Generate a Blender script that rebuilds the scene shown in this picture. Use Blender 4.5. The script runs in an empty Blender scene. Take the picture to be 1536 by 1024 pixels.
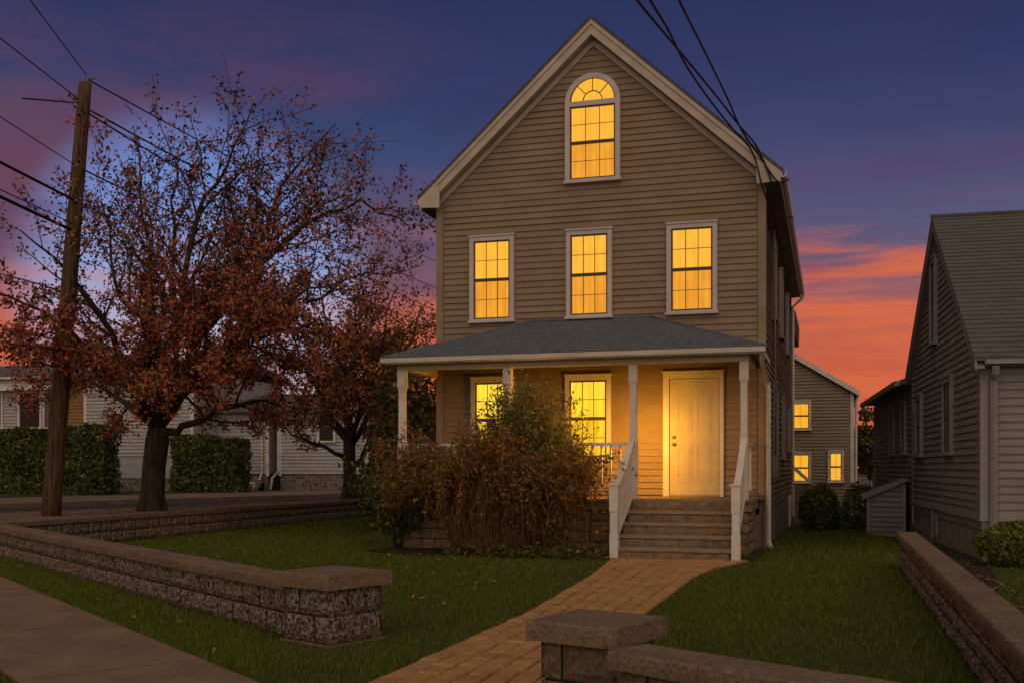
import bpy, math, random
import numpy as np
from mathutils import Vector, Matrix
random.seed(7); RNG = np.random.default_rng(7)
SC = bpy.context.scene
COL = SC.collection
PI = math.pi

# ------------------------------------------------------------------ camera
FPX, EYE, YAW = 1585.0, 1.5, math.atan(477 / 1585.0)
CA, SA = math.cos(YAW), math.sin(YAW)
cam_d = bpy.data.cameras.new('camera'); cam = bpy.data.objects.new('camera', cam_d); COL.objects.link(cam)
cam.location = (0, 0, EYE); cam.rotation_euler = (PI / 2, 0, YAW)
cam_d.sensor_width = 36; cam_d.lens = 36 * FPX / 1536; cam_d.shift_y = (700 - 512) / 1536
cam_d.clip_start = 0.05; cam_d.clip_end = 3000
SC.camera = cam

def ray(u, v):
    a = (u - 768) / FPX; b = (700 - v) / FPX
    return Vector((-SA + a * CA, CA + a * SA, b))
def at_depth(u, v, d):
    r = ray(u, v); return Vector((r.x * d, r.y * d, EYE + r.z * d))
def at_ground(u, v, z=0.0):
    r = ray(u, v); t = (z - EYE) / r.z; return Vector((r.x * t, r.y * t, z))
def at_Y(u, v, y):
    r = ray(u, v); t = y / r.y; return Vector((r.x * t, y, EYE + r.z * t))

# ------------------------------------------------------------------ materials
def mat(name, col, rough=0.7, col2=None, nscale=3.0, detail=6, stretch=(1, 1, 1), bump=0.0, bscale=40.0, spec=0.3, contrast=(0.35, 0.65),
        fine=None, fscale=90.0, famt=0.5):
    m = bpy.data.materials.new(name); m.use_nodes = True
    nt = m.node_tree; N = nt.nodes; L = nt.links
    p = N['Principled BSDF']; p.inputs['Roughness'].default_value = rough; p.inputs['Specular IOR Level'].default_value = spec
    p.inputs['Base Color'].default_value = (*col, 1)
    tc = N.new('ShaderNodeTexCoord'); mp = N.new('ShaderNodeMapping'); mp.inputs['Scale'].default_value = stretch
    L.new(tc.outputs['Object'], mp.inputs['Vector'])
    cur = None
    if col2 is not None:
        n = N.new('ShaderNodeTexNoise'); n.inputs['Scale'].default_value = nscale; n.inputs['Detail'].default_value = detail
        n.inputs['Roughness'].default_value = 0.65
        L.new(mp.outputs[0], n.inputs['Vector'])
        r = N.new('ShaderNodeMapRange'); r.inputs[1].default_value = contrast[0]; r.inputs[2].default_value = contrast[1]
        L.new(n.outputs['Fac'], r.inputs[0])
        mx = N.new('ShaderNodeMix'); mx.data_type = 'RGBA'
        mx.inputs[6].default_value = (*col, 1); mx.inputs[7].default_value = (*col2, 1)
        L.new(r.outputs[0], mx.inputs[0]); cur = mx.outputs[2]
    if fine is not None:
        n = N.new('ShaderNodeTexNoise'); n.inputs['Scale'].default_value = fscale; n.inputs['Detail'].default_value = 3
        L.new(mp.outputs[0], n.inputs['Vector'])
        r = N.new('ShaderNodeMapRange'); r.inputs[1].default_value = 0.45; r.inputs[2].default_value = 0.62; r.inputs[4].default_value = famt
        L.new(n.outputs['Fac'], r.inputs[0])
        mx = N.new('ShaderNodeMix'); mx.data_type = 'RGBA'
        if cur: L.new(cur, mx.inputs[6])
        else: mx.inputs[6].default_value = (*col, 1)
        mx.inputs[7].default_value = (*fine, 1)
        L.new(r.outputs[0], mx.inputs[0]); cur = mx.outputs[2]
    if cur: L.new(cur, p.inputs['Base Color'])
    if bump > 0:
        n = N.new('ShaderNodeTexNoise'); n.inputs['Scale'].default_value = bscale; n.inputs['Detail'].default_value = 5
        L.new(mp.outputs[0], n.inputs['Vector'])
        b = N.new('ShaderNodeBump'); b.inputs['Strength'].default_value = bump; b.inputs['Distance'].default_value = 0.02
        L.new(n.outputs['Fac'], b.inputs['Height']); L.new(b.outputs[0], p.inputs['Normal'])
    return m

def lit(name, c1, c2, strength, scale=(3, 3, 1.2)):
    m = bpy.data.materials.new(name); m.use_nodes = True
    nt = m.node_tree; N = nt.nodes; L = nt.links
    p = N['Principled BSDF']; p.inputs['Roughness'].default_value = 0.08; p.inputs['Base Color'].default_value = (0.02, 0.015, 0.01, 1)
    tc = N.new('ShaderNodeTexCoord'); mp = N.new('ShaderNodeMapping'); mp.inputs['Scale'].default_value = scale
    n = N.new('ShaderNodeTexNoise'); n.inputs['Scale'].default_value = 1.6; n.inputs['Detail'].default_value = 4
    L.new(tc.outputs['Object'], mp.inputs[0]); L.new(mp.outputs[0], n.inputs['Vector'])
    w = N.new('ShaderNodeTexWave'); w.inputs['Scale'].default_value = 2.2; w.inputs['Distortion'].default_value = 2.0; w.bands_direction = 'X'
    L.new(tc.outputs['Object'], w.inputs['Vector'])
    a = N.new('ShaderNodeMath'); a.operation = 'MULTIPLY_ADD'; a.inputs[1].default_value = 0.25
    L.new(w.outputs['Fac'], a.inputs[0]); L.new(n.outputs['Fac'], a.inputs[2])
    r = N.new('ShaderNodeMapRange'); r.inputs[1].default_value = 0.4; r.inputs[2].default_value = 0.85
    L.new(a.outputs[0], r.inputs[0])
    mx = N.new('ShaderNodeMix'); mx.data_type = 'RGBA'; mx.inputs[6].default_value = (*c1, 1); mx.inputs[7].default_value = (*c2, 1)
    L.new(r.outputs[0], mx.inputs[0]); L.new(mx.outputs[2], p.inputs['Emission Color'])
    p.inputs['Emission Strength'].default_value = strength
    return m

M = {}
M['siding'] = mat('tan_vinyl_siding', (0.31, 0.223, 0.166), 0.9, (0.25, 0.18, 0.134), 1.2, stretch=(1, 1, 3), bump=0.08, bscale=60, spec=.05)
M['trim'] = mat('white_trim_paint', (0.74, 0.67, 0.62), 0.5, (0.6, 0.54, 0.49), 2.5, bump=0.05)
M['wtrim'] = mat('window_trim_paint', (0.6, 0.53, 0.55), 0.6, (0.5, 0.45, 0.47), 3, bump=0.05)
M['cornerb'] = mat('corner_board_paint', (0.33, 0.25, 0.18), 0.8, (0.27, 0.2, 0.145), 2, spec=.1)
M['rake'] = mat('rake_paint', (0.55, 0.46, 0.41), 0.6, (0.42, 0.34, 0.3), 2.2, stretch=(1, 1, 1), bump=0.05)
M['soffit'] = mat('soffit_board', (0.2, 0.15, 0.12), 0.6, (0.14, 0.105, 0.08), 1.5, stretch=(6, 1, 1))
M['sash'] = mat('dark_sash', (0.11, 0.075, 0.045), 0.5)
M['slate'] = mat('porch_slate_shingle', (0.15, 0.172, 0.215), 0.8, (0.085, 0.097, 0.125), 4, stretch=(4, 1, 1), bump=0.3, bscale=70, fine=(0.2, 0.22, 0.26), fscale=60, famt=0.35)
M['roof'] = mat('asphalt_shingle', (0.12, 0.1, 0.09), 0.85, (0.075, 0.062, 0.055), 4, stretch=(3, 1, 1), bump=0.3, bscale=60, fine=(0.16, 0.14, 0.13), fscale=60, famt=0.3)
M['groof'] = mat('grey_shingle', (0.135, 0.128, 0.135), 0.85, (0.09, 0.085, 0.09), 3, stretch=(1, 3, 1), bump=0.3, bscale=60, fine=(0.17, 0.16, 0.165), fscale=60, famt=0.3)
M['door'] = mat('door_paint', (0.6, 0.49, 0.34), 0.4, (0.5, 0.41, 0.28), 2)
M['porchwood'] = mat('porch_boards', (0.3, 0.22, 0.15), 0.6, (0.2, 0.14, 0.09), 3, stretch=(1, 8, 8), bump=0.1)
M['beam'] = mat('porch_beam_paint', (0.58, 0.5, 0.38), 0.55, (0.48, 0.41, 0.3), 2)
M['tread'] = mat('stone_tread', (0.42, 0.31, 0.22), 0.75, (0.27, 0.2, 0.14), 4, stretch=(1, 3, 3), bump=0.3, bscale=40, fine=(0.1, 0.07, 0.05), fscale=30, famt=0.4)
M['riser'] = mat('brown_step_stone', (0.3, 0.19, 0.11), 0.8, (0.12, 0.078, 0.05), 5, bump=0.4, bscale=35, fine=(0.32, 0.24, 0.17), fscale=45, famt=0.5)
M['mortar'] = mat('dark_mortar', (0.02, 0.016, 0.014), 0.9)
M['brass'] = mat('brass', (0.35, 0.22, 0.08), 0.35)
M['block'] = mat('split_face_block', (0.34, 0.265, 0.215), 0.9, (0.17, 0.13, 0.105), 14, bump=1.0, bscale=40, fine=(0.014, 0.011, 0.009), fscale=36, famt=0.93)
M['cap'] = mat('cap_stone', (0.26, 0.178, 0.128), 0.85, (0.18, 0.122, 0.088), 3, bump=0.6, bscale=50, fine=(0.1, 0.066, 0.048), fscale=38, famt=0.6)
M['smooth_block'] = mat('pier_block', (0.25, 0.168, 0.12), 0.9, (0.15, 0.1, 0.072), 5, bump=0.7, bscale=45, fine=(0.07, 0.045, 0.033), fscale=48, famt=0.7)
M['conc'] = mat('sidewalk_concrete', (0.29, 0.198, 0.14), 0.9, (0.19, 0.128, 0.09), 1.4, bump=0.25, bscale=90, fine=(0.15, 0.1, 0.07), fscale=70, famt=0.5)
M['paver'] = mat('clay_paver', (0.54, 0.3, 0.12), 0.85, (0.36, 0.19, 0.078), 2.2, bump=0.4, bscale=50, fine=(0.22, 0.135, 0.08), fscale=60, famt=0.5)
M['joint'] = mat('paver_joint_sand', (0.075, 0.05, 0.033), 0.95, (0.05, 0.035, 0.022), 20)
M['pave'] = mat('side_street_pavement', (0.25, 0.175, 0.13), 0.9, (0.17, 0.12, 0.088), 0.9, bump=0.2, bscale=40, fine=(0.15, 0.11, 0.085), fscale=25, famt=0.5)
M['asphalt'] = mat('asphalt', (0.06, 0.052, 0.048), 0.9, (0.045, 0.04, 0.036), 2, bump=0.3, bscale=90)
M['lawn'] = mat('lawn_soil', (0.055, 0.068, 0.009), 0.95, (0.036, 0.042, 0.007), 1.5, bump=0.6, bscale=60, fine=(0.02, 0.024, 0.006), fscale=45, famt=0.6)
M['mulch'] = mat('mulch', (0.055, 0.037, 0.025), 0.95, (0.025, 0.017, 0.012), 25, bump=1.0, bscale=50)
M['found'] = mat('parged_foundation', (0.32, 0.265, 0.23), 0.9, (0.22, 0.18, 0.15), 2.2, stretch=(1, 1, .6), bump=0.3, bscale=30, fine=(0.12, 0.09, 0.07), fscale=14, famt=0.35)
M['rubble'] = mat('rubble_foundation', (0.3, 0.26, 0.235), 0.9, (0.12, 0.1, 0.09), 6, bump=0.8, bscale=12, fine=(0.05, 0.04, 0.035), fscale=9, famt=0.7)
M['greysid'] = mat('grey_siding', (0.27, 0.255, 0.265), 0.9, (0.21, 0.2, 0.21), 1.0, stretch=(1, 1, 2), bump=0.08, bscale=50, spec=.05)
M['greytrim'] = mat('grey_trim', (0.32, 0.3, 0.31), 0.8, (0.25, 0.235, 0.245), 2, spec=.1)
M['taupe'] = mat('taupe_siding', (0.27, 0.205, 0.155), 0.6, (0.22, 0.165, 0.125), 1.0, stretch=(1, 1, 2))
M['whitesid'] = mat('white_siding', (0.42, 0.41, 0.43), 0.6, (0.33, 0.32, 0.34), 1.2, stretch=(1, 1, 2))
M['whitetrim'] = mat('white_house_trim', (0.8, 0.77, 0.77), 0.55, (0.5, 0.45, 0.43), 2)
M['brownsid'] = mat('brown_siding', (0.36, 0.2, 0.07), 0.6, (0.27, 0.15, 0.055), 1.5)
M['glass'] = mat('dark_glass', (0.02, 0.019, 0.02), 0.06, spec=0.5)
M['blind'] = mat('grey_blind', (0.13, 0.13, 0.15), 0.6, (0.08, 0.08, 0.09), 2, stretch=(1, 1, 8))
M['bark'] = mat('bark', (0.075, 0.05, 0.035), 0.95, (0.025, 0.016, 0.011), 6, stretch=(2, 2, .35), bump=1.0, bscale=14)
M['polewood'] = mat('pole_wood', (0.15, 0.085, 0.05), 0.9, (0.04, 0.022, 0.014), 5, stretch=(5, 5, .22), bump=0.9, bscale=12, contrast=(0.4, 0.6))
M['wire'] = mat('black_cable', (0.008, 0.007, 0.007), 0.6)
M['metal'] = mat('galvanised', (0.16, 0.15, 0.14), 0.5)
M['twig'] = mat('dry_twig', (0.24, 0.12, 0.05), 0.9, (0.11, 0.056, 0.026), 5)
M['twig2'] = mat('pale_twig', (0.27, 0.16, 0.085), 0.9, (0.15, 0.085, 0.045), 3)

def leafmat(name, c1, c2, nscale=1.3, trans=0.25):
    m = bpy.data.materials.new(name); m.use_nodes = True
    nt = m.node_tree; N = nt.nodes; L = nt.links
    p = N['Principled BSDF']; p.inputs['Roughness'].default_value = 0.55; p.inputs['Specular IOR Level'].default_value = 0.25
    g = N.new('ShaderNodeNewGeometry')
    cr = N.new('ShaderNodeMix'); cr.data_type = 'RGBA'; cr.inputs[6].default_value = (*c1, 1); cr.inputs[7].default_value = (*c2, 1)
    L.new(g.outputs['Random Per Island'], cr.inputs[0]); L.new(cr.outputs[2], p.inputs['Base Color'])
    t = N.new('ShaderNodeBsdfTranslucent'); L.new(cr.outputs[2], t.inputs['Color'])
    ms = N.new('ShaderNodeMixShader'); ms.inputs[0].default_value = trans
    L.new(p.outputs[0], ms.inputs[1]); L.new(t.outputs[0], ms.inputs[2])
    L.new(ms.outputs[0], N['Material Output'].inputs['Surface'])
    return m
M['leaf_red'] = leafmat('leaf_red', (0.62, 0.16, 0.09), (0.42, 0.1, 0.055))
M['leaf_brown'] = leafmat('leaf_brown', (0.58, 0.27, 0.16), (0.25, 0.1, 0.055))
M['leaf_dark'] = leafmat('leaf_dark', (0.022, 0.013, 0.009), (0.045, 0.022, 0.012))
M['leaf_olive'] = leafmat('leaf_olive', (0.34, 0.23, 0.05), (0.12, 0.08, 0.02))
M['leaf_orange'] = leafmat('leaf_orange', (0.5, 0.2, 0.055), (0.22, 0.08, 0.022))
M['leaf_hedge'] = leafmat('leaf_hedge', (0.032, 0.048, 0.012), (0.12, 0.14, 0.035))
M['leaf_box'] = leafmat('leaf_box', (0.045, 0.06, 0.014), (0.24, 0.25, 0.065))
M['leaf_bright'] = leafmat('leaf_bright', (0.09, 0.125, 0.02), (0.26, 0.27, 0.05))
M['leaf_sage'] = leafmat('leaf_sage', (0.34, 0.29, 0.1), (0.12, 0.115, 0.04))
M['leaf_weep'] = leafmat('leaf_weep', (0.32, 0.155, 0.055), (0.14, 0.07, 0.028))
M['grass'] = leafmat('grass_blade', (0.078, 0.112, 0.009), (0.16, 0.185, 0.02), trans=0.15)
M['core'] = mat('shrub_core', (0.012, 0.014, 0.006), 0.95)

UP_HI = lit('lit_upper_pane', (1.0, 0.50, 0.032), (0.93, 0.41, 0.018), 1.0)
UP_LO = lit('lit_lower_pane', (0.9, 0.37, 0.012), (0.76, 0.27, 0.007), 1.0)
DN_HI = lit('lit_porch_pane', (1.0, 0.72, 0.03), (0.95, 0.5, 0.012), 1.15)
DN_LO = lit('lit_porch_lower_pane', (1.0, 0.66, 0.025), (0.88, 0.43, 0.01), 1.05)
BK_HI = lit('lit_far_pane', (1.0, 0.5, 0.035), (0.92, 0.38, 0.015), 1.0)

# ------------------------------------------------------------------ mesh builder
class MB:
    def __init__(s): s.v = []; s.f = []; s.mi = []; s.sm = []
    def add(s, vs, fs, mi=0, smooth=False):
        b = len(s.v); s.v.extend([tuple(p) for p in vs])
        for f in fs:
            s.f.append([b + i for i in f]); s.mi.append(mi); s.sm.append(smooth)
        return s
    def box(s, x0, x1, y0, y1, z0, z1, mi=0):
        vs = [(x0, y0, z0), (x1, y0, z0), (x1, y1, z0), (x0, y1, z0), (x0, y0, z1), (x1, y0, z1), (x1, y1, z1), (x0, y1, z1)]
        return s.add(vs, [(3, 2, 1, 0), (4, 5, 6, 7), (0, 1, 5, 4), (1, 2, 6, 5), (2, 3, 7, 6), (3, 0, 4, 7)], mi)
    def hexa(s, vs, mi=0):
        return s.add(vs, [(3, 2, 1, 0), (4, 5, 6, 7), (0, 1, 5, 4), (1, 2, 6, 5), (2, 3, 7, 6), (3, 0, 4, 7)], mi)
    def fbox(s, O, h, n, a0, a1, z0, z1, n0, n1, mi=0, up=(0, 0, 1)):   # box in a wall frame
        O = Vector(O); h = Vector(h); n = Vector(n); up = Vector(up)
        P = lambda a, z, k: O + h * a + up * z + n * k
        return s.hexa([P(a0, z0, n0), P(a1, z0, n0), P(a1, z0, n1), P(a0, z0, n1), P(a0, z1, n0), P(a1, z1, n0), P(a1, z1, n1), P(a0, z1, n1)], mi)
    def prism(s, poly, d, mi=0):      # poly: 3D points, extruded along d
        d = Vector(d); n = len(poly); vs = [Vector(p) for p in poly]; vs += [p + d for p in vs]
        fs = [tuple(range(n - 1, -1, -1)), tuple(range(n, 2 * n))] + [(i, (i + 1) % n, n + (i + 1) % n, n + i) for i in range(n)]
        return s.add(vs, fs, mi)
    def tube(s, pts, rads, n=6, mi=0, cap=True, smooth=True):
        pts = [Vector(p) for p in pts]
        if not hasattr(rads, '__len__'): rads = [rads] * len(pts)
        vs = []; fs = []
        prev = None
        for i, p in enumerate(pts):
            t = (pts[min(i + 1, len(pts) - 1)] - pts[max(i - 1, 0)])
            if t.length < 1e-9: t = Vector((0, 0, 1))
            t.normalize()
            ref = prev if prev is not None else (Vector((0, 0, 1)) if abs(t.z) < 0.9 else Vector((1, 0, 0)))
            a = (ref - t * ref.dot(t))
            if a.length < 1e-6: a = t.orthogonal()
            a.normalize(); b = t.cross(a); prev = a
            for k in range(n):
                q = 2 * PI * k / n
                vs.append(p + (a * math.cos(q) + b * math.sin(q)) * rads[i])
        m = len(pts)
        for i in range(m - 1):
            for k in range(n):
                fs.append((i * n + k, i * n + (k + 1) % n, (i + 1) * n + (k + 1) % n, (i + 1) * n + k))
        if cap:
            fs.append(tuple(range(n - 1, -1, -1))); fs.append(tuple((m - 1) * n + k for k in range(n)))
        return s.add(vs, fs, mi, smooth)
    def courses(s, O, h, up, n, u0, u1, step, lim, lip=0.028, top=0.002, mi=0):  # lapped siding or shingle courses
        O = Vector(O); h = Vector(h); up = Vector(up); n = Vector(n)
        P = lambda a, z, k: O + h * a + up * z + n * k
        z = u0
        while z < u1 - 1e-4:
            zb = min(z + step, u1); lp = lip * random.uniform(.88, 1.14)
            l0, r0 = lim(z); l1, r1 = lim(zb)
            if r0 - l0 > 0.01:
                if r1 < l1: l1 = r1 = (l1 + r1) / 2
                s.add([P(l0, z, top), P(r0, z, top), P(r0, z, lp), P(l0, z, lp)], [(0, 1, 2, 3)], mi)
                s.add([P(l0, z, lp), P(r0, z, lp), P(r1, zb, top), P(l1, zb, top)], [(0, 1, 2, 3)], mi)
            z = zb
        return s
    def build(s, name, mats, parent=None, off=None):
        me = bpy.data.meshes.new(name)
        if off is None: off = Vector((0, 0, 0))
        if parent is not None:
            p = parent
            while p.parent is not None: p = p.parent
            if not p.get('_local', False): off = p.location
        vs = [(a - off[0], b - off[1], c - off[2]) for a, b, c in s.v]
        me.from_pydata(vs, [], s.f)
        if not isinstance(mats, (list, tuple)): mats = [mats]
        for m in mats: me.materials.append(m)
        me.polygons.foreach_set('material_index', s.mi); me.polygons.foreach_set('use_smooth', s.sm)
        me.update()
        o = bpy.data.objects.new(name, me); COL.objects.link(o)
        if parent is not None: o.parent = parent
        else: o.location = off
        return o

def fastmesh(name, V, F, mats, parent=None, mi=None, off=(0, 0, 0)):   # numpy: V (n,3), F (m,k)
    V = np.asarray(V, dtype=np.float32).reshape(-1, 3); F = np.asarray(F, dtype=np.int32)
    if parent is not None:
        p = parent
        while p.parent is not None: p = p.parent
        if not p.get('_local', False): off = p.location
    V = V - np.array(off, dtype=np.float32)
    me = bpy.data.meshes.new(name); k = F.shape[1]
    me.vertices.add(len(V)); me.vertices.foreach_set('co', V.ravel())
    me.loops.add(F.size); me.loops.foreach_set('vertex_index', F.ravel())
    me.polygons.add(len(F)); me.polygons.foreach_set('loop_start', np.arange(0, F.size, k, dtype=np.int32))
    if not isinstance(mats, (list, tuple)): mats = [mats]
    for m in mats: me.materials.append(m)
    if mi is not None: me.polygons.foreach_set('material_index', np.asarray(mi, dtype=np.int32))
    me.update(calc_edges=True); me.validate()
    o = bpy.data.objects.new(name, me); COL.objects.link(o)
    if parent is not None: o.parent = parent
    else: o.location = off
    return o

def tag(o, label=None, cat=None, group=None, kind=None):
    if label: o['label'] = label
    if cat: o['category'] = cat
    if group: o['group'] = group
    if kind: o['kind'] = kind
    return o
def thing(name, label, cat, loc=(0, 0, 0), rz=0.0, group=None, local=False):
    o = bpy.data.objects.new(name, None); COL.objects.link(o); o.location = loc; o.rotation_euler = (0, 0, rz)
    o.empty_display_size = 0.2
    if local: o['_local'] = True
    return tag(o, label, cat, group)

X_ = Vector((1, 0, 0)); Y_ = Vector((0, 1, 0)); Z_ = Vector((0, 0, 1))

# ------------------------------------------------------------------ leaf helpers
def leaf_quads(C, size, up_bias=0.0, aspect=1.6, jitter=0.35, normals=None, nspread=1.0):
    C = np.asarray(C, dtype=np.float64); n = len(C)
    nr = RNG.normal(size=(n, 3)); nr[:, 2] += up_bias
    if normals is not None: nr = np.asarray(normals) + nr * nspread
    nr /= np.linalg.norm(nr, axis=1, keepdims=True) + 1e-9
    t = RNG.normal(size=(n, 3)); t -= nr * np.sum(t * nr, axis=1, keepdims=True); t /= np.linalg.norm(t, axis=1, keepdims=True) + 1e-9
    b = np.cross(nr, t)
    s = size * (1 + RNG.uniform(-jitter, jitter, size=(n, 1)))
    l = t * s * aspect / 2; w = b * s / 2
    V = np.stack([C - l, C + w * 0.9 - l * 0.1, C + l, C - w * 0.9 - l * 0.1], axis=1).reshape(-1, 3)
    F = np.arange(4 * n).reshape(n, 4)
    return V, F

def in_ellipsoid_shell(n, c, r, lo=0.75, flat=1.0):
    d = RNG.normal(size=(n, 3)); d /= np.linalg.norm(d, axis=1, keepdims=True)
    rad = RNG.uniform(lo ** 3, 1, size=(n, 1)) ** (1 / 3)
    return np.array(c) + d * rad * np.array(r), d

def lumpy(P, D, c, amp=0.12, freq=3.0, seed=0):
    q = np.random.default_rng(seed); k = q.normal(size=(6, 3)) * freq; ph = q.uniform(0, 6.28, 6)
    w = np.zeros(len(P))
    for i in range(6): w += np.sin(D @ k[i] + ph[i])
    return np.array(c) + (P - np.array(c)) * (1 + amp * w[:, None] / 2.4)

def bush(name, label, cat, c, r, n, size, mats, weights, seed=1, group=None, amp=0.12, lo=0.55, spread=0.8, stems=5, ground=0.0, freq=3.0):
    c = Vector(c)
    root = thing(name, label, cat, (c.x, c.y, ground), group=group)
    P, D = in_ellipsoid_shell(n, c, r, lo)
    P = lumpy(P, D, c, amp, freq, seed)
    keep = P[:, 2] > ground + 0.02; P = P[keep]; D = D[keep]
    V, F = leaf_quads(P, size, normals=D, nspread=spread)
    mi = RNG.choice(len(mats), size=len(F), p=weights)
    fastmesh('foliage', V, F, mats, root, mi)
    mb = MB()
    for k in range(stems):
        a = 2 * PI * k / stems + 0.3; rr = 0.55
        mb.tube([(c.x + 0.08 * math.cos(a), c.y + 0.08 * math.sin(a), ground - 0.05), (c.x + r[0] * rr * 0.5 * math.cos(a), c.y + r[1] * rr * 0.5 * math.sin(a), (c.z + ground) / 2),
                 (c.x + r[0] * rr * math.cos(a), c.y + r[1] * rr * math.sin(a), c.z + 0.2 * r[2])], [0.025, 0.018, 0.008], 5)
    mb.build('stem', M['bark'], root)
    return root

# ------------------------------------------------------------------ terrain
STREET = Vector((-0.8, 0.6, 0)); SN = Vector((0.6, 0.8, 0))
def sstep(t): t = max(0.0, min(1.0, t)); return t * t * (3 - 2 * t)
def terr(x, y):
    wx = -14.03 + .41 * max(0, min(1, (y - 15) / 17.6))
    if x < wx - .02:
        npd = 0.6 * x + 0.8 * y
        return 0.30 * sstep((npd - 3.4) / 1.8)
    z = 0.0
    if x > -1.5 and y > 20: z = -0.022 * min(y - 20, 14)
    return z

def build_ground():
    xs = [-900, -400, -200, -100, -60, -45] + list(np.arange(-40, -15, 1.0)) + [-14.7, -14.5, -14.3, -14.1, -13.9, -13.75, -13.63, -13.61, -13.4] + list(np.arange(-13, 6.01, 0.5)) + [8, 12, 20, 40, 80, 200, 400, 900]
    ys = [-60, -20, -8, -2] + list(np.arange(0, 46.01, 0.75)) + [50, 60, 80, 120, 200, 400, 900, 1500]
    nx, ny = len(xs), len(ys)
    V = [(x, y, terr(x, y)) for y in ys for x in xs]
    F = [(j * nx + i, j * nx + i + 1, (j + 1) * nx + i + 1, (j + 1) * nx + i) for j in range(ny - 1) for i in range(nx - 1)]
    o = fastmesh('ground', V, F, M['lawn']); tag(o, kind='structure')
build_ground()

# side street: raised pavement, kerbs, road, far yard
KD = Vector((0.30, 0.954, 0)).normalized(); KN = Vector((-KD.y, KD.x, 0))
K1 = at_ground(200, 761, .45); K2 = at_ground(200, 749, .45)
def slab(name, poly, z0, z1, m):
    mb = MB(); mb.prism([(p[0], p[1], z0) for p in poly], (0, 0, z1 - z0)); o = mb.build(name, m); tag(o, kind='structure'); return o
def kp(K, t, off=0.0): p = K + KD * t + KN * off; return (p.x, p.y)
def xkerb(K, x): t = (x - K.x) / KD.x; return (x, K.y + KD.y * t)
# near pavement, between the garden side wall and the kerb
a1 = kp(K1, -5.2); far1 = xkerb(K1, -13.66)
slab('pavement', [(-14.0, 16.4), (-13.63, 32.7), far1, a1, (-17.5, 18.8)], 0.2, 0.44, M['pave'])
def strip(name, A, B, w, z0, z1, m):
    A = Vector((A[0], A[1], 0)); B = Vector((B[0], B[1], 0)); d = (B - A).normalized(); n = Vector((-d.y, d.x, 0))
    return slab(name, [A[:2], B[:2], (B + n * w)[:2], (A + n * w)[:2]], z0, z1, m)
strip('kerb', kp(K1, -5.2, 0.003), kp(K1, 60, 0.003), 0.16, 0.15, 0.455, M['conc'])
A = K1 + KN * 0.17; B = K2 - KN * 0.003
slab('road', [(A + KD * -14)[:2], (A + KD * 90)[:2], (B + KD * 90)[:2], (B + KD * -20)[:2]], 0.2, 0.318, M['asphalt'])
strip('kerb', kp(K2, -20), kp(K2, 90), 0.16, 0.15, 0.455, M['conc'])
A = K2 + KN * 0.163
slab('far_pavement', [(A + KD * -20)[:2], (A + KD * 90)[:2], (A + KD * 90 + KN * 5.5)[:2], (A + KD * -20 + KN * 5.5)[:2]], 0.2, 0.446, M['pave'])
A = K2 + KN * 5.664
slab('far_yard', [(A + KD * -20)[:2], (A + KD * 90)[:2], (A + KD * 90 + KN * 70)[:2], (A + KD * -20 + KN * 70)[:2]], 0.2, 0.443, M['lawn'])

# front sidewalk slabs along the street (direction STREET, far edge at SN = 2.91)
def sw_pt(t, npd): return SN * npd + STREET * t
SW0, SW1 = 1.58, 2.91
def build_sidewalk():
    mb = MB(); t = -13.65
    while t < 26:
        t1 = t + 2.4
        P = [sw_pt(t + 0.016, SW0), sw_pt(t1 - 0.016, SW0), sw_pt(t1 - 0.016, SW1), sw_pt(t + 0.016, SW1)]
        zs = [max(terr(p.x, p.y), 0) for p in P]
        mb.hexa([(p.x, p.y, z - 0.08) for p, z in zip(P[::-1], zs[::-1])] + [(p.x, p.y, z + 0.022) for p, z in zip(P[::-1], zs[::-1])])
        P = [sw_pt(t1 - 0.0165, SW0 + .01), sw_pt(t1 + 0.0165, SW0 + .01), sw_pt(t1 + 0.0165, SW1 - .01), sw_pt(t1 - 0.0165, SW1 - .01)]; zj = max(terr(P[0].x, P[0].y), 0)
        mb.add([(p.x, p.y, zj + .011) for p in P], [(3, 2, 1, 0)], 1)
        t = t1
    tag(mb.build('sidewalk', [M['conc'], M['mortar']]), kind='structure')
build_sidewalk()

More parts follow.
